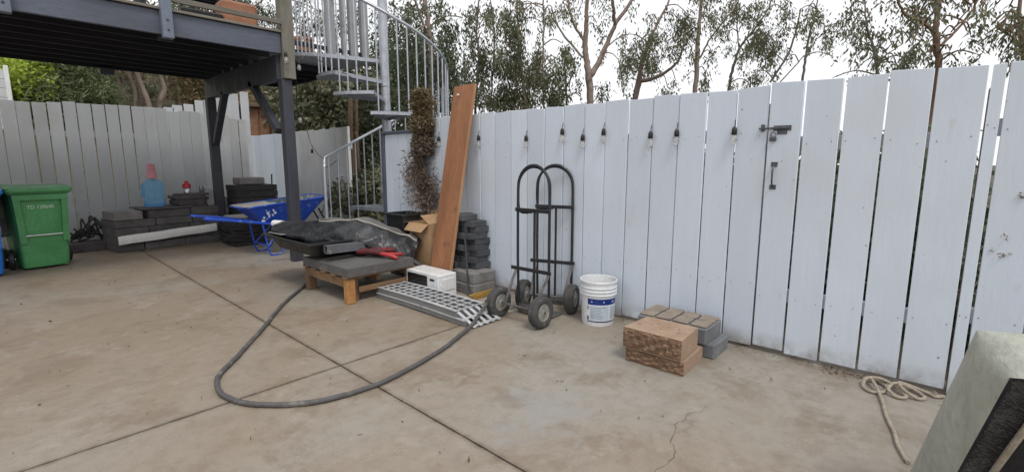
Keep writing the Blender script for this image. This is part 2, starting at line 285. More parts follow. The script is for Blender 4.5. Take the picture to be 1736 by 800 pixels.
# ------------------------------------------------------------------ mesh helpers
def tag(o, label=None, cat=None, group=None, kind=None):
    if label: o['label'] = label
    if cat: o['category'] = cat
    if group: o['group'] = group
    if kind: o['kind'] = kind
    return o
def thing(name, loc, label, cat, group=None, rz=0.0, kind=None):
    o = bpy.data.objects.new(name, None); COL.objects.link(o); o.location = loc; o.rotation_euler = (0, 0, rz)
    o.empty_display_size = .1
    return tag(o, label, cat, group, kind)
def root_of(o):
    while o.parent: o = o.parent
    return o
class MB:
    def __init__(s): s.v = []; s.f = []
    def add(s, vs, fs):
        n = len(s.v); s.v += [tuple(p) for p in vs]; s.f += [tuple(i+n for i in q) for q in fs]; return s
    def box(s, c, d, bev=0.0, rz=0.0, M=None):
        hx, hy, hz = d[0]/2, d[1]/2, d[2]/2
        Rm = (M.to_3x3() if M is not None else Matrix.Rotation(rz, 3, 'Z')); c = Vector(c)
        if bev <= 0:
            vs = [Vector((x*hx, y*hy, z*hz)) for x in (-1, 1) for y in (-1, 1) for z in (-1, 1)]
            fs = [(0, 1, 3, 2), (4, 6, 7, 5), (0, 4, 5, 1), (2, 3, 7, 6), (0, 2, 6, 4), (1, 5, 7, 3)]
        else:
            b = min(bev, hx*.9, hy*.9, hz*.9); vs = []; idx = {}
            for x in (-1, 1):
                for y in (-1, 1):
                    for z in (-1, 1):
                        for a in range(3):
                            q = [x*(hx-b), y*(hy-b), z*(hz-b)]; q[a] = (x, y, z)[a]*(hx, hy, hz)[a]
                            idx[(x, y, z, a)] = len(vs); vs.append(Vector(q))
            fs = []
            for a in range(3):
                o1, o2 = [k for k in range(3) if k != a]
                for sg in (-1, 1):
                    q = []
                    for (p, r) in ((-1, -1), (1, -1), (1, 1), (-1, 1)):
                        t = [0, 0, 0]; t[a] = sg; t[o1] = p; t[o2] = r; q.append(idx[(*t, a)])
                    fs.append(tuple(q))
                for p in (-1, 1):
                    for r in (-1, 1):
                        t0 = [0, 0, 0]; t1 = [0, 0, 0]; t0[a] = -1; t1[a] = 1; t0[o1] = t1[o1] = p; t0[o2] = t1[o2] = r
                        fs.append((idx[(*t0, o1)], idx[(*t1, o1)], idx[(*t1, o2)], idx[(*t0, o2)]))
            for x in (-1, 1):
                for y in (-1, 1):
                    for z in (-1, 1): fs.append(tuple(idx[(x, y, z, a)] for a in range(3)))
        return s.add([c+Rm@p for p in vs], fs)
    def beam(s, a, b, w, h, bev=0.003, up=(0, 0, 1)):
        a, b = Vector(a), Vector(b); z = (b-a); L = z.length; z.normalize()
        x = Vector(up).cross(z)
        if x.length < 1e-4: x = Vector((1, 0, 0))
        x.normalize(); y = z.cross(x)
        M = Matrix((x, y, z)).transposed()
        return s.box((a+b)/2, (w, h, L), bev, M=M)
    def tube(s, pts, r, n=8, closed=False):
        P = [Vector(p) for p in pts]; k = len(P)
        rs = r if isinstance(r, (list, tuple)) else [r]*k
        T = []
        for i in range(k):
            a = P[(i-1) % k] if (closed or i > 0) else P[i]; b = P[(i+1) % k] if (closed or i < k-1) else P[i]
            T.append((b-a).normalized())
        u = T[0].orthogonal().normalized(); vs = []
        for i in range(k):
            if i: u = (u - T[i]*u.dot(T[i])); u.normalize()
            w = T[i].cross(u)
            for j in range(n):
                t = 2*math.pi*j/n; vs.append(P[i] + (u*math.cos(t)+w*math.sin(t))*rs[i])
        fs = []
        for i in range(k if closed else k-1):
            i2 = (i+1) % k
            for j in range(n): fs.append((i*n+j, i*n+(j+1) % n, i2*n+(j+1) % n, i2*n+j))
        if not closed: fs += [tuple(range(n))[::-1], tuple(range((k-1)*n, k*n))]
        return s.add(vs, fs)
    def lathe(s, prof, n=24, c=(0, 0, 0), cap=True, axis='Z', a0=0.0, a1=2*math.pi):
        full = abs(a1-a0-2*math.pi) < 1e-6; m = n if full else n+1; vs = []; c = Vector(c)
        for (r, z) in prof:
            for j in range(m):
                t = a0+(a1-a0)*j/n; q = (r*math.cos(t), r*math.sin(t), z)
                if axis == 'Y': q = (q[0], q[2], q[1])
                elif axis == 'X': q = (q[2], q[0], q[1])
                vs.append(c+Vector(q))
        fs = []
        for i in range(len(prof)-1):
            for j in range(n):
                j2 = (j+1) % m
                fs.append((i*m+j, i*m+j2, (i+1)*m+j2, (i+1)*m+j))
        if cap and full: fs += [tuple(range(m))[::-1], tuple(range((len(prof)-1)*m, len(prof)*m))]
        return s.add(vs, fs)
    def grid(s, fn, nu, nv):
        vs = [fn(i/nu, j/nv) for i in range(nu+1) for j in range(nv+1)]
        fs = [(i*(nv+1)+j, (i+1)*(nv+1)+j, (i+1)*(nv+1)+j+1, i*(nv+1)+j+1) for i in range(nu) for j in range(nv)]
        return s.add(vs, fs)
    def prism(s, poly, off):
        n = len(poly); a = [Vector(p) for p in poly]; o = Vector(off)
        fs = [tuple(range(n))[::-1], tuple(range(n, 2*n))] + [(i, (i+1) % n, n+(i+1) % n, n+i) for i in range(n)]
        return s.add(a+[p+o for p in a], fs)
    def mesh(s, name, origin=(0, 0, 0), smooth=None, sub=0, weld=False):
        o = Vector(origin); me = bpy.data.meshes.new(name)
        me.from_pydata([Vector(p)-o for p in s.v], [], s.f)
        bm = bmesh.new(); bm.from_mesh(me)
        if weld: bmesh.ops.remove_doubles(bm, verts=bm.verts, dist=1e-4)
        bmesh.ops.recalc_face_normals(bm, faces=bm.faces); bm.to_mesh(me); bm.free()
        if smooth is not None: me.shade_smooth(); me.set_sharp_from_angle(angle=R(smooth))
        return me
    def build(s, name, m, parent=None, local=False, smooth=35, weld=False):
        og = (0, 0, 0)
        if parent is not None and not local: og = root_of(parent).location
        me = s.mesh(name, og, smooth, weld=weld); me.materials.append(MATS[m])
        o = bpy.data.objects.new(name, me); COL.objects.link(o); o.parent = parent
        return o
def inst(me, name, parent, loc, rot=(0, 0, 0), scl=(1, 1, 1)):
    o = bpy.data.objects.new(name, me); COL.objects.link(o); o.parent = parent
    if parent is not None: loc = Vector(loc)-root_of(parent).location
    o.location = loc; o.rotation_euler = rot; o.scale = scl
    return o
def meshed(mb, name, m, smooth=35):
    me = mb.mesh(name, (0, 0, 0), smooth); me.materials.append(MATS[m]); return me
def copy_tree(o, parent=None):
    c = o.copy(); COL.objects.link(c); c.parent = parent
    for ch in list(o.children): copy_tree(ch, c)
    return c
def single(mb, name, m, label, cat, group=None, kind=None, base=None, smooth=35):
    og = Vector(base) if base else Vector((0, 0, 0))
    me = mb.mesh(name, og, smooth); me.materials.append(MATS[m])
    o = bpy.data.objects.new(name, me); COL.objects.link(o); o.location = og
    return tag(o, label, cat, group, kind)
def bez(pts, n=10):              # Catmull-Rom through points
    P = [Vector(p) for p in pts]; out = []
    for i in range(len(P)-1):
        p0, p1, p2, p3 = P[max(i-1, 0)], P[i], P[i+1], P[min(i+2, len(P)-1)]
        for k in range(n):
            t = k/n
            out.append(.5*((2*p1)+(p2-p0)*t+(2*p0-5*p1+4*p2-p3)*t*t+(3*p1-p0-3*p2+p3)*t**3))
    out.append(P[-1]); return out
def text_mesh(body, size, name):
    cu = bpy.data.curves.new(name, 'FONT'); cu.body = body; cu.size = size; cu.extrude = .0008; cu.align_x = 'CENTER'; cu.align_y = 'CENTER'
    o = bpy.data.objects.new(name, cu); COL.objects.link(o)
    dg = bpy.context.evaluated_depsgraph_get(); me = bpy.data.meshes.new_from_object(o.evaluated_get(dg))
    bpy.data.objects.remove(o); return me
def leaf_obj(name, pts, L, W, droop, m, parent=None, up=0.0, jitter=.35):
    P = np.asarray(pts, float); N = len(P)
    d = rng.normal(size=(N, 3)); d /= np.linalg.norm(d, axis=1)[:, None]+1e-9
    d[:, 2] -= droop; d[:, 2] += up; d /= np.linalg.norm(d, axis=1)[:, None]+1e-9
    s = np.cross(d, rng.normal(size=(N, 3))); s /= np.linalg.norm(s, axis=1)[:, None]+1e-9
    l = (L*(1+jitter*rng.normal(size=N)).clip(.4, 1.9))[:, None]; w = (W*(1+jitter*rng.normal(size=N)).clip(.4, 1.9))[:, None]
    og = np.array(root_of(parent).location) if parent is not None else np.zeros(3)
    P = P-og
    V = np.empty((N, 4, 3)); V[:, 0] = P; V[:, 1] = P+d*l*.42+s*w*.5; V[:, 2] = P+d*l; V[:, 3] = P+d*l*.42-s*w*.5
    me = bpy.data.meshes.new(name)
    me.vertices.add(N*4); me.vertices.foreach_set('co', V.ravel())
    me.loops.add(N*4); me.loops.foreach_set('vertex_index', np.arange(N*4, dtype=np.int32))
    me.polygons.add(N); me.polygons.foreach_set('loop_start', np.arange(0, N*4, 4, dtype=np.int32))
    me.update(calc_edges=True); me.materials.append(MATS[m])
    o = bpy.data.objects.new(name, me); COL.objects.link(o); o.parent = parent
    return o

# ================================================================== SETTING
def hill(x, y):
    r = x/max(y, 1.0)
    a = min(max((y-10.9)/14, 0), 1.6) * min(max((.66-r)/.22, 0), 1)
    return -.12 + 6.3*a**.85 + .25*math.sin(x*.7+y*.5)*min(a*3, 1) + .12*math.sin(x*1.9-y*1.3)*min(a*3, 1)
xs = [-300, -120, -50, -25]+[-15+k*1.0 for k in range(46)]+[36, 50, 90, 160, 300]
ys = [-300, -120, -50, -20, -8]+[-2+k*1.0 for k in range(44)]+[48, 60, 90, 160, 300]
g = MB(); vs_ = [(x, y, hill(x, y)) for x in xs for y in ys]; ny = len(ys)
g.add(vs_, [(i*ny+j, (i+1)*ny+j, (i+1)*ny+j+1, i*ny+j+1) for i in range(len(xs)-1) for j in range(ny-1)])
o = g.build('terrain', 'hill_soil', smooth=60); o['kind'] = 'structure'

patio = thing('patio', (0, 0, 0), None, None, kind='structure')
def jx(y): return 1.432+.0136*y
rows = [(-5, 2.844), (2.857, 6.46), (6.466, 10.45)]
def jag(a, b, n):
    out = []
    for k in range(n):
        t_ = k/n; q = Vector(a).lerp(Vector(b), t_)
        out.append((q.x+(random.uniform(-.0022, .0022) if k else 0), q.y+(random.uniform(-.0022, .0022) if k else 0), q.z))
    return out
for (y0, y1) in rows:
    for (a0, a1, b0, b1) in ((-6, -6, jx(y0)-.0055, jx(y1)-.0055), (jx(y0)+.0055, jx(y1)+.0055, 3.85, 3.85)):
        c4 = [(a0, y0, -.05), (b0, y0, -.05), (b1, y1, -.05), (a1, y1, -.05)]
        MB().prism(jag(c4[0], c4[1], 90)+jag(c4[1], c4[2], 90)+jag(c4[2], c4[3], 90)+jag(c4[3], c4[0], 90), (0, 0, .05)).build('slab', 'concrete', patio, smooth=None)
MB().box((-1.1, 2.7, -.06), (9.8, 15.3, .08)).build('joint_bed', 'joint_dark', patio, smooth=None)
cp = bez([(1.70, .80, .002), (1.82, .815, .002), (1.93, .80, .002), (2.02, .812, .002), (2.10, .87, .002), (2.19, .885, .002), (2.25, .91, .002), (2.33, .895, .002), (2.39, .906, .002), (2.47, .86, .002), (2.56, .868, .002), (2.65, .828, .002)], 5)
rb = MB(); L_ = []; R_ = []
for i, p in enumerate(cp):
    w = .0012*(.5+random.random())*min(1, (len(cp)-i)/12); q = Vector((random.uniform(-.006, .006), random.uniform(-.006, .006), 0))
    L_.append(p+q+Vector((-.3*w, w, 0))); R_.append(p+q-Vector((-.3*w, w, 0)))
rb.add(L_+R_, [(i, i+1, len(cp)+i+1, len(cp)+i) for i in range(len(cp)-1)])
rb.build('crack', 'crack_dark', patio, smooth=None)
# ------------------------------------------------------------------ right hand fence and gate
def plank_mesh(name, m, th=.02, h=1.0):
    return meshed(MB().box((0, 0, h/2), (th, 1.0, h), .0028), name, m)
FX = 3.58
gaps = [4.440, 4.326, 4.106, 3.895, 3.679, 3.475, 3.250, 3.035, 2.826, 2.613, 2.389, 2.183, 1.971, 1.762, 1.551, 1.344, 1.140, .934, .731, .524, .317, .112, -.101, -.161, -.37, -.58, -.79, -1.0]
def gapw(y): return .004 if y > 9 else (.0065 if y > 1.85 else .009 if y > .95 else .0135)
fence = thing('board_fence', (FX, 2, 0), 'long white painted board fence with light bulbs poking through its gaps', 'fence')
gate = thing('board_gate', (FX, .4, 0), 'white board gate of wide planks with dark latch and pull handle', 'gate')
bm_white = {}
def board(parent, y1, y0, z0, z1, m='white_paint', x=FX, name='board', g1=.004, g0=.004):
    w = (y1-g1/2)-(y0+g0/2); c = (y1-g1/2+y0+g0/2)/2
    mb = MB(); mb.box((0, 0, (z1-z0)/2), (.02, w, z1-z0), .0025)
    # uneven top cut and slight warp
    k = random.uniform(-.006, .006)
    mb.v = [(vx+.004*math.sin(vz*1.7+c*9), vy, vz+(k*vy/w*2 if vz > .5 else 0)) for (vx, vy, vz) in mb.v]
    me = meshed(mb, name, m)
    return inst(me, name, parent, (x+.01+random.uniform(-.003, .003), c, z0), (random.uniform(-.0015, .0015), random.uniform(-.002, .002), random.uniform(-.006, .006)))
for i in range(len(gaps)-1):
    y1, y0 = gaps[i], gaps[i+1]
    on_gate = .94 > y1 > -.09
    zt = 1.815+random.uniform(-.007, .007)+(.012 if on_gate else 0); zb = .022+random.uniform(-.008, .008)+(.012 if on_gate else 0)
    g1, g0 = gapw(y1), gapw(y0)
    if y1 == -.161: g1 = .021
    if y0 == -.161: g0 = .006
    if y1 == -.101 or y0 == -.101: g1, g0 = (g1, .013) if y0 == -.101 else (.013, g0)
    board(gate if on_gate else fence, y1, y0, zb, zt, g1=g1, g0=g0)
for zr in (.48, 1.50):
    MB().box((FX+.042, (4.44+.95)/2, zr), (.04, 4.44-.95, .09), .004).build('rail', 'old_white_paint', fence)
    MB().box((FX+.042, -.58, zr), (.04, .9, .09), .004).build('rail', 'old_white_paint', fence)
    MB().box((FX+.042, .41, zr-.06), (.04, .99, .09), .004).build('gate_rail', 'old_white_paint', gate)
for y in (4.30, 2.60, .995, -.135, -1.0):
    MB().box((FX+.11, y, .85), (.09, .055 if y == -.135 else .09, 1.72), .005).build('post', 'weathered_wood', fence)
for par, yr in ((fence, [(.95, 4.42), (-.98, -.12)]), (gate, [(-.09, .93)])):
    nl = MB()
    for i in range(len(gaps)-1):
        y1, y0 = gaps[i], gaps[i+1]; on_gate = .94 > y1 > -.09
        if on_gate != (par is gate): continue
        for zr in ((.48, 1.50) if par is fence else (.42, 1.44)):
            for yy in (y0+.04, y1-.04):
                if y1-y0 < .1 and yy > y0+.045: continue
                nl.lathe([(.0005, -.0012), (.0028, -.001), (.0032, .0)], 7, (FX-.0035, yy+random.uniform(-.01, .01), zr+random.uniform(-.02, .02)), axis='X')
    o = nl.build('nail_heads', 'latch_metal', par); o['kind'] = 'stuff'
# latch and handle on the gate
lt = MB(); lt.box((FX-.006, .845, 1.540), (.008, .105, .034), .002); lt.box((FX-.006, .845, 1.515), (.008, .06, .03), .002)
lt.beam((FX-.016, .985, 1.541), (FX-.016, .80, 1.541), .012, .012, .002); lt.build('latch', 'latch_metal', gate)
MB().box((FX-.010, .962, 1.545), (.016, .022, .046), .003).build('latch_keeper', 'latch_metal', fence)
MB().lathe([(.010, -.006), (.010, .004)], 12, (FX-.014, .888, 1.498), axis='X').build('latch_knob', 'tin_silver', gate)
pl = MB(); pl.box((FX-.016, .895, 1.470), (.014, .042, .026), .004)
pl.tube(bez([(FX-.016, .908, 1.48), (FX-.018, .908, 1.505), (FX-.018, .895, 1.515), (FX-.018, .882, 1.505), (FX-.016, .882, 1.48)], 5), .003, 6)
pl.build('padlock', 'latch_metal', gate)
hd = MB()
for z in (1.305, 1.155): hd.box((FX-.004, .876, z), (.006, .04, .032), .002)
hd.tube(bez([(FX-.005, .876, 1.30), (FX-.035, .876, 1.28), (FX-.04, .876, 1.23), (FX-.035, .876, 1.18), (FX-.005, .876, 1.16)], 6), [.006]*25, 8)
hd.build('handle', 'latch_metal', gate)
# scraps of dead vine caught on the boards at the right
for k, (y, z, n_) in enumerate([(-.29, 1.155, 16), (-.245, .935, 7), (-.248, .84, 12), (-.205, .86, 5)]):
    leaf_obj('vine_scrap', [(FX-.006+random.uniform(-.006, .002), y+random.gauss(0, .008), z+random.gauss(0, .008)) for _ in range(n_)], .016, .008, .3, 'leaf_brown', fence)

# low capped fence panel beside the stair opening
pan = thing('capped_panel', (FX, 5, 0), 'lower pale grey fence panel with dark cap and dark edge post', 'fence')
for i, (a, b) in enumerate([(4.62, 4.442), (4.80, 4.62), (4.975, 4.80), (5.15, 4.975), (5.31, 5.15), (5.44, 5.31)]):
    board(pan, a, b, .03, 1.665, 'white_paint', g1=.003, g0=.003)
MB().box((FX+.01, 4.97, 1.687), (.07, 1.06, .034), .004).build('cap', 'slate_paint', pan)
MB().box((FX+.012, 5.475, .835), (.06, .062, 1.67), .004).build('edge_post', 'slate_paint', pan)
MB().box((FX+.055, 4.95, 1.45), (.035, .95, .085), .004).build('rail', 'weathered_wood', pan)

# ------------------------------------------------------------------ back fence under the deck
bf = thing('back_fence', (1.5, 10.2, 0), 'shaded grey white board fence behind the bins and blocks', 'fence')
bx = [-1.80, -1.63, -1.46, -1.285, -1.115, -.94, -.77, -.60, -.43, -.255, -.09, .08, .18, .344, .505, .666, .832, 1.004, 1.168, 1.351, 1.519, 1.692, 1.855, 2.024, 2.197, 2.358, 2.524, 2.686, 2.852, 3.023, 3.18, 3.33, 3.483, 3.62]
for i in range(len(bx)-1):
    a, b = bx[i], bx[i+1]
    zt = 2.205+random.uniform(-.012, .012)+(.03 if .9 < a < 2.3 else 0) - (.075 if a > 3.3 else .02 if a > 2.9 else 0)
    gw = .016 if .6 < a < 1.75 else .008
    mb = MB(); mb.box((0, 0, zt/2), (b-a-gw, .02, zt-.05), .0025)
    me = meshed(mb, 'board', 'shaded_white_paint' if a < 2.8 else 'old_white_paint')
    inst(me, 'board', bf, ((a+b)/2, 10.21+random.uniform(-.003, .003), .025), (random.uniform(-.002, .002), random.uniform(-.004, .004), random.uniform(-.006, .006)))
for zr in (.5, 1.75): MB().box((.9, 10.245, zr), (5.3, .04, .09), .004).build('rail', 'old_white_paint', bf)
for x in (-1.6, .62, 2.1, 3.5): MB().box((x, 10.31, 1.05), (.09, .09, 2.1), .004).build('post', 'weathered_wood', bf)
uf = thing('upper_fence', (3.0, 11, 0), 'whitewashed boards of a second fence stepping uphill behind the back fence', 'fence')
for i in range(11):
    x = 2.22+i*.165; zt = 2.30+(x-2.45)*.30+random.uniform(-.02, .02)
    mb = MB(); mb.box((0, 0, zt/2+.2), (.155, .02, zt-.4), .0025); me = meshed(mb, 'board', 'old_white_paint')
    inst(me, 'board', uf, (x, 10.95, 0), (0, random.uniform(-.012, .012), 0))
MB().beam((2.2, 10.985, 1.6), (4.0, 10.985, 2.1), .04, .09).build('rail', 'weathered_wood', uf)

# fence of narrow boards right of the wheelbarrow
sf = thing('side_fence', (4.55, 10, 0), 'grey narrow board fence with light showing between boards, behind the wheelbarrow', 'fence')
ysf = [8.09]
while ysf[-1] < 13.4: ysf.append(ysf[-1]+random.uniform(.20, .235))
for i in range(len(ysf)-1):
    mb = MB(); w = ysf[i+1]-ysf[i]-(.012 if i % 3 else .005); zt = 1.95+random.uniform(-.012, .012)
    mb.box((0, 0, zt/2), (.02, w, zt-.06), .0025)
    inst(meshed(mb, 'board', 'white_paint' if ysf[i] > 10.2 else 'old_white_paint'), 'board', sf, (4.56, (ysf[i]+ysf[i+1])/2, .02), (0, 0, random.uniform(-.008, .008)))
for zr in (.45, 1.6): MB().box((4.60, 10.6, zr), (.04, 5.1, .09), .004).build('rail', 'old_white_paint', sf)
MB().box((4.565, 8.075, .98), (.05, .022, 1.94), .003).build('lit_end_edge', 'white_vinyl', sf)  # white strip added to imitate light on the fence's end edge
yard = MB().prism([(3.86, 4.4, -.06), (4.9, 4.4, -.06), (4.9, 13.6, -.06), (3.86, 13.6, -.06)], (0, 0, .05)).build('stair_yard', 'bare_concrete_block', smooth=None); yard['kind'] = 'structure'

# ------------------------------------------------------------------ deck on posts
dk = thing('raised_deck', (1.0, 7.9, 0), 'dark slate painted timber deck on braced posts above the bins', 'deck')
YF, YR, ZB, ZT = 6.39, 9.30, 2.665, 2.905
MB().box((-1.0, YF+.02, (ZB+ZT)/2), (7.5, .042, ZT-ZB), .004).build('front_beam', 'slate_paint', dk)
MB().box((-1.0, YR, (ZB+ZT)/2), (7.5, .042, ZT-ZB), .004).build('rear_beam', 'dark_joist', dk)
jm = meshed(MB().box((0, 0, 0), (7.5, .04, .21), .003), 'joist', 'dark_joist')
for k in range(1, 8): inst(jm, 'joist', dk, (-1.0, YF+.02+k*(YR-YF-.02)/8, ZB+.115))
jm2 = meshed(MB().box((0, 0, 0), (1.20, .04, .21), .003), 'joist', 'dark_joist')
for k in range(6): inst(jm2, 'joist', dk, (3.36, 7.30+k*.4, ZB+.115))
MB().box((3.98, 8.28, ZB+.12), (.042, 2.06, .24), .004).build('end_beam', 'dark_joist', dk)
MB().box((3.36, 7.24, ZB+.12), (1.2, .042, .24), .004).build('landing_beam', 'dark_joist', dk)
pm = meshed(MB().box((0, 0, 0), (.138, 2.97, .028), .003), 'deck_plank', 'dark_joist')
for k in range(52): inst(pm, 'deck_plank', dk, (-4.66+k*.1445, 7.86, ZT+.016))
pm2 = meshed(MB().box((0, 0, 0), (.138, 2.12, .028), .003), 'deck_plank', 'dark_joist')
for k in range(8): inst(pm2, 'deck_plank', dk, (2.87+.07+k*.1445, 8.28, ZT+.016))
MB().box((-1.0, YF-.012, ZT+.019), (7.5, .05, .028), .004).build('edge_strip', 'weathered_wood', dk)
MB().box((2.75, (6.46+9.3)/2, 2.505), (.09, 2.84, .30), .005).build('girder', 'slate_paint_shaded', dk)
MB().box((-3.2, (6.46+9.3)/2, 2.505), (.09, 2.84, .30), .005).build('girder', 'slate_paint_shaded', dk)
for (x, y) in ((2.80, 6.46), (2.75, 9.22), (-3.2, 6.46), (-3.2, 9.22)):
    MB().box((x, y, 1.18), (.13, .13, 2.36), .006).build('post', 'slate_paint_shaded', dk)
MB().box((2.83, 6.42, 3.14), (.145, .145, 1.55), .008).build('rail_post', 'mossy_post', dk)
for x in (.33, 1.545): 
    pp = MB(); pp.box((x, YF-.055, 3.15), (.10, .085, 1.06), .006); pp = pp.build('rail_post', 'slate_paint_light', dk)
    for z in (2.70, 2.80): MB().lathe([(.011, -.006), (.011, .006)], 10, (x, YF-.098, z), axis='Y').build('bolt', 'iron', pp)
MB().beam((2.75, 6.62, 1.72), (2.75, 7.42, 2.42), .09, .09, .004).build('brace', 'slate_paint_shaded', dk)
MB().beam((2.75, 9.14, 1.62), (2.75, 8.50, 2.40), .09, .09, .004).build('brace', 'slate_paint_shaded', dk)
MB().beam((2.83, 6.55, 1.75), (3.12, 7.30, 2.62), .07, .07, .004).build('brace', 'mossy_post', dk)
MB().box((1.45, 9.26, ZB-.045), (.16, .10, .09), .004).build('block', 'slate_paint', dk)
MB().box((1.54, YF+.06, ZB-.03), (.13, .06, .05), .004).build('block', 'dark_joist', dk)
MB().beam((-3, YF-.03, 3.035), (2.76, YF-.03, 3.035), .035, .055, .004).build('rail', 'weathered_wood', dk)
MB().beam((-3, YF-.03, 3.50), (2.76, YF-.03, 3.50), .035, .055, .004).build('rail', 'weathered_wood', dk)
# what stands on the deck
t = single(MB().box((2.36, 6.66, 3.07), (.40, .26, .30), .03), 'planter', 'terracotta', 'terracotta coloured trough at the deck edge beside the corner post', 'planter', base=(2.36, 6.66, 2.92))
t = single(MB().box((1.93, 6.60, 2.965), (.42, .3, .09), .012), 'storage_tray', 'black_plastic', 'black tray lying on the deck behind the slate post', 'tray', base=(1.9, 6.6, 2.92))
t = thing('bench', (2.0, 7.2, 2.92), 'dark slatted bench on the deck above the front beam', 'bench')
for k in range(3): MB().box((2.0, 7.05+k*.12, 3.32+.0*k), (1.1, .09, .03), .004).build('slat', 'dark_joist', t)
for x in (1.5, 2.5): MB().box((x, 7.17, 3.11), (.06, .30, .38), .004).build('leg', 'dark_joist', t)
pts = np.array([(random.uniform(1.9, 2.25), random.uniform(6.5, 6.8), 2.93+abs(random.gauss(0, .05))) for _ in range(500)])
o = leaf_obj('dry_leaves', pts, .05, .025, 0, 'leaf_dry_grey'); tag(o, 'dry grey leaves lying along the deck edge by the planter', 'leaf litter', kind='stuff')
scr = thing('screen', (3.7, 7.3, 2.92), 'grey upright posts of the deck rail behind the spiral balusters', 'railing')
for (x, w) in ((3.92, .13), (4.14, .07), (4.30, .13), (4.50, .12)):
    MB().box((x, 7.32, 3.62), (w, .09, 1.40), .005).build('upright', 'grey_post', scr)
MB().beam((2.9, 7.34, 3.98), (4.6, 7.34, 3.98), .04, .09).build('top_rail', 'grey_post', scr)
MB().beam((2.9, 7.34, 3.05), (4.6, 7.34, 3.05), .04, .06).build('bottom_rail', 'dark_joist', scr)
t = thing('potted_plant', (3.70, 7.75, 2.92), 'small terracotta pot with dry stems behind the spiral stair rail', 'plant')
MB().lathe([(.10, 2.92), (.14, 3.20), (.155, 3.20), (.155, 3.24), (.13, 3.24), (.12, 3.15)], 16, (3.70, 7.75, 0)).build('pot', 'terracotta', t)
MB().box((3.70, 7.75, 2.97), (.3, .3, .1), .01).build('stand', 'grey_post', t)
leaf_obj('stems', [(3.70+random.gauss(0, .06), 7.75+random.gauss(0, .06), 3.2+abs(random.gauss(0, .14))) for _ in range(160)], .12, .015, 0, 'leaf_dry_ochre', t, up=1.0)
t = thing('white_bench', (3.25, 7.7, 2.92), 'white board seat on the deck behind the balusters', 'bench')
MB().box((3.22, 7.62, 3.10), (.50, .26, .035), .004).build('seat', 'white_vinyl', t)
for x in (3.02, 3.42): MB().box((x, 7.62, 3.0), (.05, .22, .16), .004).build('leg', 'dark_joist', t)

# ------------------------------------------------------------------ spiral stair
SX, SY = 4.15, 6.24
st = thing('spiral_stair', (SX, SY, 0), 'galvanised steel spiral staircase rising from behind the fence to the deck', 'staircase')
MB().lathe([(.066, -.01), (.066, 4.6)], 20, (SX, SY, 0)).build('centre_pole', 'galvanised', st)
def SP(phi, r, z): return Vector((SX+r*math.cos(R(phi)), SY+r*math.sin(R(phi)), z))
def RP(a, z):                     # the lowest flight of rail runs straight past the pole
    if a < 408: return SP(a, .905, z)
    p = SP(500, .905, z).lerp(SP(408, .905, z), min(1, max(0, (500-a)/92))); return p
def tz(k): return {1: 1.97, 2: 2.225, 3: 2.49}.get(k, 1.97-(1-k)*.225)
def zphi(phi):                    # walking-line height at angle
    k = 1-(phi-242.9)/33.0
    return 1.97+(k-1)*(.26 if k > 1 else .225)
for k in range(-7, 4):
    hi = 259.4+33*(1-k); lo = hi-33; z = tz(k)
    mb = MB(); n = 6; N_ = n+1
    ang = [lo-2+(hi-lo+3)*i/n for i in range(N_)]
    top = [SP(a, .93, z) for a in ang]; inn = [SP(a, .06, z) for a in (ang[0], ang[-1])]
    poly = [inn[0]]+top+[inn[1]]
    mb.prism(poly, (0, 0, -.006))
    for i in range(n): mb.add([top[i], top[i+1], top[i+1]-Vector((0, 0, .045)), top[i]-Vector((0, 0, .045)), SP(ang[i], .922, z), SP(ang[i+1], .922, z), SP(ang[i+1], .922, z-.045), SP(ang[i], .922, z-.045)], [(0, 1, 2, 3), (4, 5, 6, 7), (3, 2, 6, 7)])
    for a in (ang[0], ang[-1]):
        mb.beam(SP(a, .05, z-.026), SP(a, .925, z-.026), .008, .05, 0)
    mb.build('tread', 'checker_steel', st, smooth=None)
    for j in range(4 if k > -4 else 3):
        a = lo+33*(j+.5)/(4 if k > -4 else 3)
        MB().tube([RP(a, z-.04), RP(a, zphi(a)+1.17)], .0105, 8).build('baluster', 'galvanised', st)
land = [SP(126, .06, 2.79), SP(160, .94, 2.79), Vector((3.05, 6.78, 2.79)), Vector((3.05, 7.21, 2.79)), Vector((3.95, 7.21, 2.79)), SP(95, .75, 2.79)]
MB().prism(land, (0, 0, -.05)).build('landing', 'checker_steel', st, smooth=None)
for i in range(6):
    p = land[1].lerp(land[2], (i+.2)/6); MB().tube([p-Vector((0, 0, .04)), p+Vector((0, 0, 1.1))], .0105, 8).build('baluster', 'galvanised', st)
hp = [SP(504, .905, zphi(504)+1.06)]+[RP(a, zphi(a)+1.17) for a in range(500, 158, -6)]
hp += [land[2]+Vector((0, 0, 1.12))]
MB().tube(hp, .021, 10).build('handrail', 'galvanised', st)
MB().tube([SP(506, .905, 0), SP(505, .905, .6), SP(504, .905, zphi(504)+1.04), SP(502, .905, zphi(502)+1.15), SP(500, .905, zphi(500)+1.17)], .02, 10).build('newel', 'galvanised', st)

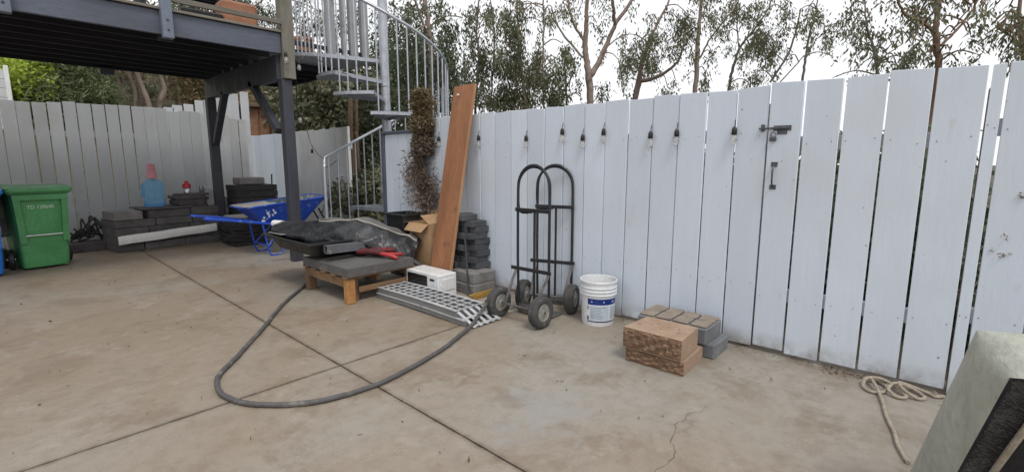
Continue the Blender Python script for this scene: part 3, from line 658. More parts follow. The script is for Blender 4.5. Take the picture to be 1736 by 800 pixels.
# ================================================================== THINGS BY THE RIGHT FENCE
ORD = ['first', 'second', 'third', 'fourth', 'fifth', 'sixth', 'seventh', 'eighth', 'ninth', 'tenth']
sock_me = meshed(MB().lathe([(.006, .052), (.011, .048), (.017, .036), (.0185, .0), (.016, -.004)], 12), 'socket', 'bulb_socket', 40)
glass_me = meshed(MB().lathe([(.013, .0), (.015, -.012), (.021, -.030), (.0215, -.045), (.017, -.058), (.008, -.066), (.002, -.068)], 14), 'glass', 'bulb_glass', 60)
fil_me = meshed(MB().lathe([(.004, 0), (.005, -.02), (.003, -.04)], 6), 'filament', 'filament')
cord_me = meshed(MB().tube([(0, 0, .05), (.006, 0, .07), (.014, 0, .10)], .003, 6), 'cord_end', 'cable_black')
def bulb(loc, label, group, cord=True, s=1.0):
    r = thing('light_bulb', loc, label, 'light bulb', group); r.scale = (s, s, s)
    for me, nm in ((sock_me, 'socket'), (glass_me, 'glass'), (fil_me, 'filament')) + (((cord_me, 'cord_end'),) if cord else ()):
        o = bpy.data.objects.new(nm, me); COL.objects.link(o); o.parent = r
    return r
bl = [(4.332, 1.556, 'clear bulb in black socket left of the tall leaning plank'), (3.685, 1.545, 'clear bulb in black socket just right of the tall leaning plank'),
      (3.035, 1.52, 'clear bulb hanging above the left hand truck loop'), (2.611, 1.565, 'small clear bulb above the right hand truck loop, highest on the fence'),
      (2.392, 1.505, 'clear bulb right of the hand trucks, lower one of the close pair'), (2.184, 1.545, 'clear bulb above the white bucket, second of the close pair'),
      (1.762, 1.505, 'clear bulb midway along the fence, left of two close bulbs before the gate'), (1.552, 1.512, 'clear bulb midway along the fence, right of two close bulbs before the gate'),
      (1.140, 1.51, 'clear bulb in black socket nearest the gate latch')]
for (y, z, lab) in bl: bulb((FX-.022, y, z), lab, 'bulbs hung through the fence gaps')

# hand trucks
def hand_truck(label, loc, rz):
    r = thing('hand_truck', loc, label, 'hand truck', 'hand trucks parked at the fence', rz)
    fr = MB(); arch = [(.185, .165*math.cos(t), 1.11+.185*math.sin(t)) for t in [math.pi*k/14 for k in range(15)]]
    fr.tube([(.195, .165, .03), (.185, .168, .5), (.185, .168, .95)]+arch+[(.185, -.168, .95), (.185, -.168, .5), (.195, -.165, .03)], .012, 9)
    fr.build('frame', 'black_tube', r, local=True)
    hp_ = [(.19, .02, .905), (.20, .10, .895), (.205, .155, .90), (.205, .178, .95), (.207, .182, 1.08)]
    hp_ += [(.207, .170*math.cos(t)+.012, 1.10+.180*math.sin(t)) for t in [math.pi*k/10 for k in range(1, 10)]]
    hp_ += [(.20, -.160, 1.08), (.197, -.162, .97), (.19, -.165, .90)]
    MB().tube(bez(hp_, 3), .011, 8).build('handle_loop', 'black_tube', r, local=True)
    for z, w in ((.92, .185), (.41, .215)): MB().box((.170, .015 if z < .5 else 0, z), (.012, 2*w, .032), .003).build('cross_bar', 'black_tube', r, local=True)
    MB().box((.19, 0, .045), (.02, .36, .025), .003).build('cross_bar', 'dirty_steel', r, local=True)
    MB().tube([(.19, -.01, .92), (.19, -.01, .05)], .011, 8).build('centre_bar', 'black_tube', r, local=True)
    tp = MB(); tp.box((.295, 0, .012), (.21, .34, .008), .002); tp.box((.19, 0, .05), (.008, .34, .08), .002); tp.build('toe_plate', 'dirty_steel', r, local=True)
    for s in (-1, 1):
        MB().beam((.0, s*.155, .135), (.18, s*.178, .41), .028, .008, .002).build('brace', 'dirty_steel', r, local=True)
        MB().beam((.0, s*.155, .130), (.185, s*.172, .05), .022, .008, .002).build('brace', 'dirty_steel', r, local=True)
    MB().tube([(0, -.27, .13), (0, .27, .13)], .0095, 8).build('axle', 'dirty_steel', r, local=True)
    for s in (-1, 1):
        c = (0, s*.228, .13)
        prof = [(.070, -.030), (.085, -.038), (.108, -.042), (.122, -.036), (.1265, -.026)]
        for q in (-.018, -.006, .006, .018): prof += [(.1295, q-.004), (.1295, q+.003), (.1265, q+.004), (.1265, q+.0055)]
        prof += [(.1265, .026), (.122, .036), (.108, .042), (.085, .038), (.070, .030)]
        w = MB().lathe(prof, 36, c, cap=False, axis='Y').build('wheel', 'rubber', r, local=True, smooth=50)
        rm = MB().lathe([(.074, -.030), (.068, -.034), (.060, -.020), (.045, -.016), (.030, -.022), (.026, -.036), (.012, -.040), (.012, .040), (.026, .036), (.030, .022), (.045, .016), (.060, .020), (.068, .034), (.074, .030)], 24, c, axis='Y')
        rm.build('rim', 'rim', w, local=True, smooth=30)
    return r
hand_truck('black tubular hand truck nearest the camera, loop handle on the left', (2.915, 2.555, 0), R(1.5))
hand_truck('black tubular hand truck farther back, right loop, against the fence boards', (3.335, 2.585, 0), R(19))

# bucket
bk = thing('bucket', (3.36, 2.07, 0), 'white plastic five gallon bucket with blue label band beside the hand trucks', 'bucket')
BC = (3.36, 2.07, 0)
pr = [(.020, .004), (.122, .004), (.128, .0), (.131, .010), (.141, .255), (.152, .256), (.152, .262), (.1425, .264), (.1435, .283), (.152, .284), (.152, .290), (.1445, .292), (.145, .312), (.152, .313), (.152, .319), (.146, .321), (.1465, .352), (.153, .354), (.1535, .368), (.150, .371), (.1435, .368), (.141, .30), (.127, .012), (.02, .010)]
MB().lathe(pr, 44, BC, cap=False).build('shell', 'bucket_plastic', bk, smooth=30)
MB().lathe([(.002, .275), (.07, .285), (.138, .27)], 24, BC, cap=False).build('dried_residue', 'dried_mortar', bk)
def br(z): return .1316+.0094*(z-.01)/.245+.0012
def strip(z0, z1, a, b, m, nm, par, off=0.0):
    return MB().lathe([(br(z0)+off, z0), (br(z1)+off, z1)], 26, BC, cap=False, a0=R(a), a1=R(b)).build(nm, m, par, smooth=60)
lab = strip(.030, .238, 172, 292, 'label_white', 'label', bk)
strip(.182, .232, 176, 288, 'label_blue', 'label_band', lab, .0008)
strip(.036, .046, 174, 288, 'label_navy', 'label_stripe', lab, .0008)
strip(.052, .174, 184, 250, 'label_pale', 'label_panel', lab, .0008)
strip(.058, .172, 255, 287, 'label_pale', 'label_panel', lab, .0008)
strip(.050, .085, 174, 180, 'label_navy', 'label_mark', lab, .0008); strip(.140, .172, 174, 181, 'label_ink', 'label_mark', lab, .0008)
for k in range(8):
    z = .162-k*.013; strip(z-.0035, z+.0015, 187, random.uniform(222, 247), 'label_ink', 'print_line', lab, .0015)
    strip(z-.003, z+.001, 257, random.uniform(270, 284), 'label_ink', 'print_line', lab, .0015)
for a in (191, 231, 264, 270):
    p = MB(); z = .207; r_ = br(z)+.0016; c = Vector((BC[0]+r_*math.cos(R(a)), BC[1]+r_*math.sin(R(a)), z)); tx = Vector((-math.sin(R(a)), math.cos(R(a)), 0))
    star = [c+(tx*math.cos(t)+Vector((0, 0, 1))*math.sin(t))*(.008 if i % 2 == 0 else .0036) for i, t in enumerate([math.pi*k/5+math.pi/2 for k in range(10)])]
    p.add(star, [tuple(range(10))]); p.build('star', 'label_white', lab, smooth=None)

# tan split-face wall blocks and grey blocks
def wall_block(name, x0, x1, y0, y1, z0, z1, label, group):
    r = thing(name, ((x0+x1)/2, (y0+y1)/2, z0), label, 'block', group)
    bd = MB(); poly = [(x0+.018, y0, z0), (x0+.018, y1, z0), (x1, y1-.02, z0), (x1, y0+.02, z0)]
    bd.prism(poly, (0, 0, z1-z0-.002)); b_ = bd.build('body', 'tan_block', r)
    ny_, nz_ = 22, 9; f = MB()
    rr_ = {}
    def fn(u, v):
        i, j = round(u*ny_), round(v*nz_); e = min(u, 1-u, v, 1-v)
        k = .0 if e < 1e-6 else 1
        return (x0+(.0165 if not k else .008)-k*(.0035*math.sin(i*.9+j*1.7+y0*40)+.003*math.sin(i*2.1-j*.8)+random.uniform(-.004, .004)), y0+(y1-y0)*u, z0+.006+(z1-z0-.010)*v)
    f.grid(fn, ny_, nz_); f.prism([(x0+.016, y0+.002, z0+.006), (x0+.016, y1-.002, z0+.006), (x0+.016, y1-.002, z1-.004), (x0+.016, y0+.002, z1-.004)], (.003, 0, 0))
    f.build('split_face', 'tan_split_face', r, smooth=20)
    return r
wall_block('wall_block', 2.795, 3.175, 1.105, 1.505, 0, .092, 'tan split face wall block at the bottom of the pair', 'tan wall blocks')
up_b = wall_block('wall_block', 2.780, 3.110, 1.120, 1.520, .0955, .236, 'tan split face wall block lying on top of the other', 'tan wall blocks')
chips = MB()
for _ in range(16):
    x, y = random.uniform(2.83, 3.08), random.uniform(1.17, 1.48); chips.box((x, y, .2345), (random.uniform(.004, .012), random.uniform(.004, .012), .002), .0005, rz=random.uniform(0, 3))
chips.build('pit_marks', 'crack_dark', up_b)['kind'] = 'stuff'
t = thing('grey_block', (3.34, 1.3, 0), 'lower grey concrete block against the fence, behind the tan blocks', 'block', 'grey blocks at the fence')
MB().box((3.345, 1.315, .05), (.28, .51, .10), .008).build('body', 'grey_block', t)
t = thing('grey_block', (3.31, 1.35, .10), 'upper grey concrete block with brown grooved top, behind the tan blocks', 'block', 'grey blocks at the fence')
MB().box((3.305, 1.355, .157), (.29, .50, .112), .008).build('body', 'grey_block', t)
for i in range(2):
    for j in range(4):
        MB().box((3.235+i*.142, 1.168+j*.125, .2215), (.126+random.uniform(-.006, .006), .108, .017), .006, rz=random.uniform(-.03, .03)).build('top_pad', 'grey_top_brown', t)

# rope coil near the gate foot
rp = [(2.62, .010, .011), (2.75, .052, .012), (2.887, .077, .011), (3.05, .120, .012), (3.22, .150, .013), (3.36, .185, .02), (3.44, .215, .035), (3.50, .235, .03), (3.52, .20, .013), (3.46, .15, .012), (3.37, .16, .012),
      (3.33, .21, .012), (3.38, .255, .013), (3.46, .25, .035), (3.50, .19, .04), (3.47, .12, .03), (3.42, .07, .015), (3.37, .06, .012), (3.35, .10, .012), (3.39, .14, .03), (3.46, .12, .045), (3.51, .07, .03), (3.50, .01, .013),
      (3.44, -.02, .012), (3.40, .01, .012), (3.42, .07, .035), (3.49, .10, .045), (3.53, .06, .03), (3.53, -.02, .013), (3.50, -.06, .012), (3.53, -.10, .012)]
single(MB().tube(bez(rp, 6), .0092, 8), 'rope', 'rope', 'tan rope coiled at the foot of the gate with one straight tail', 'rope', base=(3.4, .1, 0))
lit = []
for _ in range(260):
    y = random.choice([random.uniform(.1, .5), random.uniform(-.3, 3.3)]); lit.append((3.575-abs(random.gauss(0, .05)), y, .004))
for _ in range(330): lit.append((random.uniform(-.5, 3.5), random.uniform(.3, 8.5), .003))
o = leaf_obj('debris', lit, .022, .010, -.0, 'leaf_dry_grey'); tag(o, 'dry leaf bits and grit scattered on the concrete and along the fence foot', 'debris', kind='stuff')

# dusty pad leaning in the near right corner
B_, A_, D_ = Vector((2.528, .003, .0)), Vector((2.2, -.118, .761)), Vector((2.031, -.196, .676)); w_ = Vector((.407, -.913, .03)).normalized(); u_ = (A_-B_)
C_ = D_-u_; LW = .85
pd = thing('padded_panel', (2.35, -.3, 0), 'pale dusty canvas sided pad with black face leaning in the near right corner', 'pad')
def slab8(q, off): return [p for p in q]+[p+off for p in q]
cv = MB(); nn = 14
def side(u, v):
    p = B_+(A_-B_)*u; q = C_+(D_-C_)*u; e = p.lerp(q, v); nrm = -w_
    bul = .030*math.sin(math.pi*v)**.7*max(0.0, math.sin(math.pi*u))**.4+.005*math.sin(u*11+v*5)*math.sin(math.pi*v)*math.sin(math.pi*u)
    return e+nrm*bul
cv.grid(side, 22, 8)
def topf(u, v):
    e = A_.lerp(D_, v)+w_*LW*u
    return e+u_.normalized()*(.034*math.sin(math.pi*v)**.7+.004*math.sin(u*21)*math.sin(math.pi*v))*(min(1, u*12)**.5)
cv.grid(topf, 24, 8)
def backf(u, v): return B_+(A_-B_)*v+w_*LW*u
cv.grid(backf, 8, 8)
cv.build('canvas_cover', 'pad_canvas', pd, smooth=150, weld=True)
bk_ = MB(); nrm_ = (D_-A_).normalized()
bk_.grid(lambda u, v: C_+(D_-C_)*v+w_*LW*u+nrm_*(.012*math.sin(math.pi*min(1, u*6)/2)*math.sin(math.pi*v)**.3+.004*math.sin(u*40+v*13)), 24, 18)
bk_.build('black_face', 'pad_black', pd, smooth=50)
fz = MB()
for _ in range(1500):
    v = random.random()**.9; p = C_+(D_-C_)*v+w_*abs(random.gauss(0, .035))+nrm_*.012
    d_ = (w_*random.uniform(.2, 1)+u_.normalized()*random.uniform(-.7, .3)+nrm_*random.uniform(.0, .5)).normalized()*random.uniform(.008, .024)
    s_ = u_.normalized()*.0006; fz.add([p-s_, p+s_, p+d_], [(0, 1, 2)])
fz.build('dust_fuzz', 'fuzz', pd, smooth=None)
MB().tube(bez([D_+w_*.10+nrm_*.02, D_+w_*.085-u_*.25+nrm_*.024, D_+w_*.075-u_*.5+nrm_*.024, D_+w_*.07-u_*.85+nrm_*.02], 6), .010, 8).build('cord', 'rope', pd)
MB().tube([D_+w_*.62-u_*.1, (1.72, -.85, 0)], .02, 8).build('prop_leg', 'iron', pd)

# ================================================================== PILE IN THE MIDDLE
# ramp
rm = thing('folding_ramp', (2.77, 3.4, 0), 'folded aluminium loading ramp with square mesh top lying on the concrete', 'ramp')
def arch(y): t = (y-2.86)/(4.06-2.86); return .009*math.sin(math.pi*min(max(t, 0), 1))
def rail(x, z0, z1, ya, yb, m, w=.022):
    mb = MB(); n = 12; prev = None
    for i in range(n):
        a, b = ya+(yb-ya)*i/n, ya+(yb-ya)*(i+1)/n
        q = [(x-w/2, a, z0+arch(a)), (x+w/2, a, z0+arch(a)), (x+w/2, b, z0+arch(b)), (x-w/2, b, z0+arch(b))]
        r_ = [(x-w/2, a, z1+arch(a)), (x+w/2, a, z1+arch(a)), (x+w/2, b, z1+arch(b)), (x-w/2, b, z1+arch(b))]
        f = [(0, 1, 2, 3), (4, 5, 6, 7), (0, 3, 7, 4), (1, 2, 6, 5)]
        if i == 0: f.append((0, 1, 5, 4))
        if i == n-1: f.append((3, 2, 6, 7))
        mb.add(q+r_, f)
    return mb.build('side_rail', m, rm, smooth=None, weld=True)
for x in (2.535, 2.835):
    rail(x, .004, .046, 4.07, 2.78, 'aluminium_dull'); rail(x, .054, .105, 4.05, 2.90, 'aluminium_dull')
    rail(x-.004 if x < 2.7 else x+.004, .0465, .0535, 4.07, 2.80, 'aluminium', .032); rail(x-.002, .1055, .111, 4.06, 2.90, 'aluminium', .03)
for k in range(13):
    y = 4.03-k*.093; MB().box((2.685, y, .107+arch(y)), (.275, .008, .010), .002).build('rung', 'aluminium', rm)
for x in (2.61, 2.685, 2.76):
    mb = MB(); n = 10
    for i in range(n):
        a, b = 4.04-(1.14)*i/n, 4.04-1.14*(i+1)/n; mb.beam((x, a, .1005+arch(a)), (x, b, .1005+arch(b)), .012, .008, 0)
    mb.build('mesh_bar', 'aluminium', rm)
MB().box((2.685, 3.45, .03), (.28, 1.2, .006)).build('inner_deck', 'dirty_steel', rm)
tg = MB(); 
for x in (2.55, 2.62, 2.69, 2.76, 2.83): tg.beam((x, 2.93, .105), (x, 2.70, .012), .030, .008, .001)
tg.beam((2.53, 2.72, .02), (2.85, 2.72, .02), .03, .008, .001); tg.beam((2.53, 2.82, .058), (2.85, 2.82, .058), .03, .008, .001); tg.build('tongue', 'aluminium', rm)

# microwave
mw = thing('microwave', (2.99, 3.8, 0), 'white microwave oven standing behind the aluminium ramp', 'microwave')
MX0, MX1, MY0, MY1, MZ = 2.875, 3.10, 3.545, 4.065, .242
MB().box(((MX0+.012+MX1)/2, (MY0+MY1)/2, (.012+MZ)/2), (MX1-MX0-.012, MY1-MY0, MZ-.012), .008).build('case', 'microwave_white', mw)
MB().box((MX0+.004, (MY0+MY1)/2, (.014+MZ)/2), (.018, MY1-MY0-.004, MZ-.018), .005).build('front_frame', 'microwave_white', mw)
dw = MB().box((MX0-.0065, 3.88, .130), (.005, .32, .165), .003).build('door_window', 'black_gloss', mw)
MB().box((MX0-.006, 3.632, .125), (.004, .15, .20), .002).build('control_panel', 'microwave_white', mw)
MB().box((MX0-.009, 3.64, .185), (.004, .07, .022), .001).build('display', 'black_gloss', mw)
for k in range(3):
    for j in range(3): MB().box((MX0-.009, 3.66-k*.022, .15-j*.018), (.003, .014, .009), .001).build('button', 'label_pale', mw)
MB().box((2.99, MY0-.003, .14), (.16, .010, .12), .005).build('side_bulge', 'microwave_white', mw)
for (x, y) in ((2.91, 3.59), (3.07, 3.59), (2.91, 4.02), (3.07, 4.02)): MB().lathe([(.012, 0), (.014, .012)], 10, (x, y, 0)).build('foot', 'dark_plastic', mw)

# pallet and what lies on it
pa = thing('pallet', (2.6, 4.5, 0), 'small wooden pallet with orange brown legs under the grey pad', 'pallet')
for (x, y, m) in ((2.245, 4.09, 'pallet_end'), (2.245, 4.88, 'pallet_wood'), (2.93, 4.09, 'pallet_wood'), (2.93, 4.88, 'pallet_wood')):
    MB().box((x, y, .121), (.085, .075, .242), .006).build('leg', m, pa)
MB().box((2.33, 4.15, .121), (.06, .05, .240), .006).build('leg', 'pallet_wood', pa)
for x in (2.225, 2.58, 2.95): MB().box((x, 4.485, .20), (.038, .715, .085), .004).build('stringer', 'pallet_wood', pa)
for y in (4.085, 4.30, 4.50, 4.70, 4.885): MB().box((2.58, y, .2525), (.78, .09, .018), .003).build('top_board', 'pallet_wood', pa)
MB().box((2.62, 4.09, .115), (.56, .022, .055), .004).build('lower_rail', 'pallet_wood', pa); MB().box((2.62, 4.88, .115), (.56, .022, .055), .004).build('lower_rail', 'pallet_wood', pa)
pad = MB()
def padf(u, v): return (2.195+.74*u, 4.025+.90*v, .345+.018*(math.sin(math.pi*u)*math.sin(math.pi*v))**.5)
pad.grid(padf, 12, 12); pad.prism([(2.195, 4.025, .264), (2.935, 4.025, .264), (2.935, 4.925, .264), (2.195, 4.925, .264)], (0, 0, .0805))
single(pad, 'grey_pad', 'grey_pad', 'dusty dark grey foam slab lying on the wooden pallet', 'pad', base=(2.56, 4.47, .264), smooth=25)
# black tub
tb = thing('black_tub', (2.5, 5.1, .37), 'black plastic tub with flared rim overhanging the back of the pallet', 'tub')
def loop(x0, x1, y0, y1, z, r=.07, n=5):
    out = []
    for (cx, cy, a) in ((x1-r, y1-r, 0), (x0+r, y1-r, 90), (x0+r, y0+r, 180), (x1-r, y0+r, 270)):
        for k in range(n+1): t_ = R(a+90*k/n); out.append((cx+r*math.cos(t_), cy+r*math.sin(t_), z))
    return out
def loft(mb, loops, cap0=True, cap1=False):
    n = len(loops[0]); vs = [p for l in loops for p in l]; fs = []
    for i in range(len(loops)-1):
        for j in range(n): fs.append((i*n+j, i*n+(j+1) % n, (i+1)*n+(j+1) % n, (i+1)*n+j))
    if cap0: fs.append(tuple(range(n)))
    if cap1: fs.append(tuple(range((len(loops)-1)*n, len(loops)*n)))
    return mb.add(vs, fs)
loft(MB(), [loop(2.24, 2.90, 4.66, 5.36, .368), loop(2.16, 2.94, 4.60, 5.46, .395), loop(2.11, 2.98, 4.54, 5.56, .515), loop(2.05, 3.02, 4.49, 5.64, .520), loop(2.05, 3.02, 4.49, 5.64, .538), loop(2.08, 2.99, 4.52, 5.60, .539), loop(2.13, 2.96, 4.57, 5.53, .52), loop(2.20, 2.90, 4.64, 5.40, .41)], True, True).build('tub_body', 'black_plastic', tb, smooth=40)
single(MB().prism([(2.14, 5.30, .541), (2.40, 5.22, .541), (2.42, 5.54, .541), (2.12, 5.58, .541)], (0, 0, .012)), 'crumpled_sheet', 'grey_fabric', 'pale crumpled paper on the far end of the black tub', 'paper', base=(2.3, 5.4, .51))
# grey rectangular pipe
pp = MB(); a, b = Vector((2.205, 4.44, .478)), Vector((2.78, 4.40, .47))
for (dy, dz, w, h) in ((0, .036, .075, .006), (0, -.036, .075, .006), (.0345, 0, .006, .066), (-.0345, 0, .006, .066)):
    pp.beam(a+Vector((0, dy, dz)), b+Vector((0, dy, dz)), w, h, 0)
single(pp, 'square_pipe', 'grey_pipe', 'grey rectangular downpipe with open end sticking out under the tarp', 'pipe', base=a)
# red tool under the tarp
rd = thing('red_tool', (2.68, 4.2, .36), 'red plastic tool with forked end lying under the tarp on the grey pad', 'tool')
MB().tube(bez([(2.52, 4.42, .42), (2.58, 4.33, .425), (2.64, 4.24, .42), (2.68, 4.17, .405)], 5), [.024, .028, .03, .032, .033, .033, .032, .032, .03, .03, .028, .027, .026, .025, .024, .022], 10).build('body', 'dark_red', rd)
MB().tube(bez([(2.66, 4.20, .41), (2.71, 4.10, .392), (2.74, 4.05, .372), (2.745, 4.03, .362)], 5), [.022]*6+[.020]*5+[.015]*5, 10).build('handle', 'red_plastic', rd)
MB().tube(bez([(2.69, 4.14, .400), (2.75, 4.10, .398), (2.82, 4.08, .395), (2.845, 4.07, .385)], 5), [.020]*6+[.017]*5+[.012]*5, 10).build('prong', 'red_plastic', rd)
MB().tube(bez([(2.63, 4.3, .44), (2.72, 4.22, .43), (2.83, 4.2, .42)], 5), .03, 8).build('sleeve', 'dark_red', rd)
# tarp
tp = thing('tarp', (2.7, 4.8, .5), 'bundled black tarp with cream hem heaped over the tub and pallet', 'tarp')
AX = bez([(2.30, 5.62, .595), (2.42, 5.28, .595), (2.58, 4.92, .59), (2.72, 4.64, .57), (2.88, 4.44, .53), (3.04, 4.29, .46), (3.15, 4.19, .34)], 10)
rad_h = [.055, .075, .10, .13, .155, .165, .13, .15, .16]; nA = len(AX)-1
hv = [(0, .10), (.15, .125), (.33, .15), (.48, .175), (.58, .18), (.70, .145), (.80, .12), (.88, .16), (1, .19)]
def interp(t, tab):
    for (a, va), (b, vb) in zip(tab, tab[1:]):
        if t <= b: k = (t-a)/(b-a); k = k*k*(3-2*k); return va+(vb-va)*k
    return tab[-1][1]
def tarpf(u, v):
    i = min(int(u*nA), nA-1); p = AX[i].lerp(AX[i+1], u*nA-i)
    h_ = interp(u, hv); wd = .18+.09*math.sin(math.pi*u)
    th = math.pi*(1.16*v-.08)                 # from near bottom, over the top, to the back
    side_ = Vector((-.90, -.43, 0))           # towards the viewer
    wr = 1.03+.06*math.sin(u*9+v*6)-.09*abs(math.sin(u*11-v*6+.4))**.5+.07*abs(math.sin(u*6.3+v*9))-.045*abs(math.sin(u*23+v*13))**.6+.02*math.sin(u*47-v*19)
    return p+side_*(math.cos(th)*wd*wr)+Vector((0, 0, math.sin(th)*h_*wr-.04-.07*u*max(0, math.cos(th))))
MB().grid(tarpf, 120, 40).build('sheet', 'tarp_outer', tp, smooth=80)
MB().tube([Vector(tarpf(k/80, .455+.03*math.sin((k/80-.22)/.74*9)))+Vector((0, 0, .004+.006*math.sin(k*.5))) for k in range(20, 78)], .010, 7).build('hem', 'tarp_inner', tp)
MB().grid(lambda u, v: Vector(tarpf(.22+.74*u, .455+.20*v+.03*math.sin(u*9)))+Vector((.0, .0, .010+.006*math.sin(u*21))), 60, 6).build('lining', 'tarp_dusty', tp, smooth=80)
o = MB().lathe([(.036, -.02), (.04, 0), (.04, .12), (.03, .12)], 16, (0, 0, 0)).build('roll_end', 'white_vinyl', tp, local=True)
o.location = Vector((2.245, 5.70, .625))-tp.location; o.rotation_euler = Vector((.35, -1, 0)).to_track_quat('Z', 'Y').to_euler()
single(MB().beam((2.95, 4.20, .36), (3.12, 4.10, .20), .10, .03, .004), 'dark_board', 'grey_pad', 'short dark board wedged between the tarp and the microwave', 'board', base=(3.0, 4.05, .2))
# cardboard box
cb = thing('cardboard_box', (3.32, 4.26, 0), 'open brown cardboard box behind the tarp, left of the plank', 'box')
for (c, d) in (((3.19, 4.25, .33), (.006, .34, .66)), ((3.46, 4.25, .33), (.006, .34, .66)), ((3.325, 4.083, .33), (.264, .006, .66)), ((3.325, 4.417, .33), (.264, .006, .66))):
    MB().box(c, d).build('side', 'cardboard', cb)
MB().box((3.325, 4.25, .5), (.26, .325, .006)).build('floor', 'cardboard_inner', cb)
def flap(p, q, off, m='cardboard'): 
    p, q, off = Vector(p), Vector(q), Vector(off); n_ = (q-p).cross(off).normalized()*.005
    MB().prism([p, q, q+off*.97+(p-q)*.06, p+off+(q-p)*.06], n_).build('flap', m, cb, smooth=None)
flap((3.187, 4.08, .66), (3.187, 4.42, .66), (-.09, 0, -.08)); flap((3.463, 4.42, .66), (3.463, 4.08, .66), (.02, 0, .12), 'cardboard_inner')
flap((3.19, 4.42, .662), (3.46, 4.42, .662), (0, .14, -.02)); flap((3.46, 4.08, .664), (3.19, 4.08, .664), (-.03, .13, .09))
bb = thing('black_crate', (3.36, 4.72, 0), 'black plastic crate against the capped panel behind the tarp', 'crate')
loft(MB(), [loop(3.22, 3.50, 4.56, 4.90, 0, .04), loop(3.20, 3.52, 4.54, 4.92, .70, .04), loop(3.18, 3.54, 4.52, 4.94, .71, .04), loop(3.18, 3.54, 4.52, 4.94, .73, .04), loop(3.215, 3.505, 4.555, 4.905, .73, .04), loop(3.23, 3.49, 4.57, 4.89, .45, .04)], True, True).build('crate_body', 'black_plastic', bb)
# tall plank leaning on the fence
tk = thing('leaning_plank', (3.2, 3.87, 0), 'tall wide reddish brown plank leaning against the white fence', 'plank')
pb = MB(); pb.beam((3.125, 3.86, .012), (3.565, 3.885, 2.115), .315, .036, .003, up=(-1, 0, 0))
b_ = pb.build('board', 'plank_wood', tk)
MB().beam((3.122, 3.7015, .014), (3.562, 3.7265, 2.113), .004, .034, .001, up=(-1, 0, 0)).build('sawn_edge', 'plank_edge', tk)
MB().prism([(3.515, 3.965, 2.018), (3.515, 3.925, 2.012), (3.518, 3.93, 2.028), (3.520, 3.95, 2.036)], (-.004, 0, .001)).build('paint_chip', 'white_vinyl', tk, smooth=None)
# dark pavers piled behind the plank
for L in range(9):
    for c in range(3):
        y = 3.60+c*.105+random.uniform(-.012, .012)
        if L == 8 and c == 0: continue
        x = 3.435+random.uniform(-.05, .03) + (.02 if c == 0 else 0)
        pm_ = MB().box((0, 0, .031), (.20, .098, .060), .0025)
        o = single(pm_, 'paver', 'grey_paver', 'dark grey paver, %s in layer %s up the pile right of the plank' % (['rightmost', 'middle', 'leftmost'][c], ['one', 'two', 'three', 'four', 'five', 'six', 'seven', 'eight', 'nine'][L]), 'paver', 'pavers piled right of the plank')
        o.location = (x, y, .222+L*.0625); o.rotation_euler = (0, 0, random.uniform(-.16, .16)+(1.5708 if (L*3+c) % 7 == 3 else 0)*0)
for k, (x, y, z, d, rz) in enumerate([(3.36, 3.60, .052, (.31, .38, .104), .03), (3.37, 3.595, .162, (.29, .36, .112), -.02)]):
    o = single(MB().box((0, 0, 0), d, .008), 'footing_block', 'bare_concrete_block', ['lower', 'upper'][k]+' grey concrete block under the dark paver pile by the fence', 'block', 'blocks under the paver pile'); o.location = (x, y, z); o.rotation_euler[2] = rz
bar = MB(); bar.tube([(3.17, 3.44, .016), (3.245, 3.55, .30), (3.32, 3.66, .60)], .009, 8); bar.prism([(3.15, 3.42, 0), (3.20, 3.40, 0), (3.19, 3.47, .06), (3.16, 3.47, .06)], (.012, .01, .0))
single(bar, 'pry_bar', 'iron', 'dark iron bar leaning against the paver pile', 'bar', base=(3.17, 3.44, 0))
yl = thing('yellow_level', (3.3, 3.3, 0), 'yellow edged wooden level lying between the ramp and the hand truck wheel', 'level')
MB().beam((3.10, 3.36, .022), (3.50, 3.36, .022), .022, .035, .003).build('edge', 'yellow_wood', yl); MB().beam((3.08, 3.325, .018), (3.46, 3.325, .018), .035, .03, .003).build('body', 'pallet_wood', yl)
MB().beam((3.10, 3.30, .024), (3.44, 3.30, .024), .010, .040, .002).build('edge', 'yellow_wood', yl)

# dried climbing plant in front of the capped panel
dp = thing('dried_plant', (3.47, 4.52, 0), 'tall dried brown climbing plant beside the end of the white fence', 'plant')
stm = MB(); stm.tube(bez([(3.50, 4.55, 0), (3.50, 4.56, .7), (3.49, 4.55, 1.3), (3.50, 4.52, 2.0)], 6), .022, 7)
for k in range(9):
    z = random.uniform(.6, 1.3); stm.tube(bez([(3.50, 4.55, z), (3.47+random.gauss(0, .03), 4.55+random.gauss(0, .07), z+.2), (3.45+random.gauss(0, .03), 4.56+random.gauss(0, .13), z+.42)], 4), .006, 5)
stm.build('stem', 'bark_brown', dp)
P1 = []; P2 = []; P3 = []
for _ in range(5200):
    z = random.uniform(1.42, 2.11); r_ = .135*(1 if z < 2.0 else .9)*math.sqrt(random.random())*(1+.18*math.sin(z*26)); a = random.uniform(0, 6.283)
    (P1 if z > 1.72+random.gauss(0, .12) else P2).append((3.49+r_*math.cos(a)*.8, 4.525+r_*math.sin(a)*1.05, z))
for _ in range(2600):
    z = 1.45-abs(random.gauss(0, .36)); r_ = (.075+.05*math.sin(z*9))*abs(random.gauss(0, 1)); a = random.uniform(0, 6.283)
    P2.append((3.48+r_*math.cos(a)*.5, 4.57+.03*math.sin(z*5)+r_*math.sin(a), max(z, .3)))
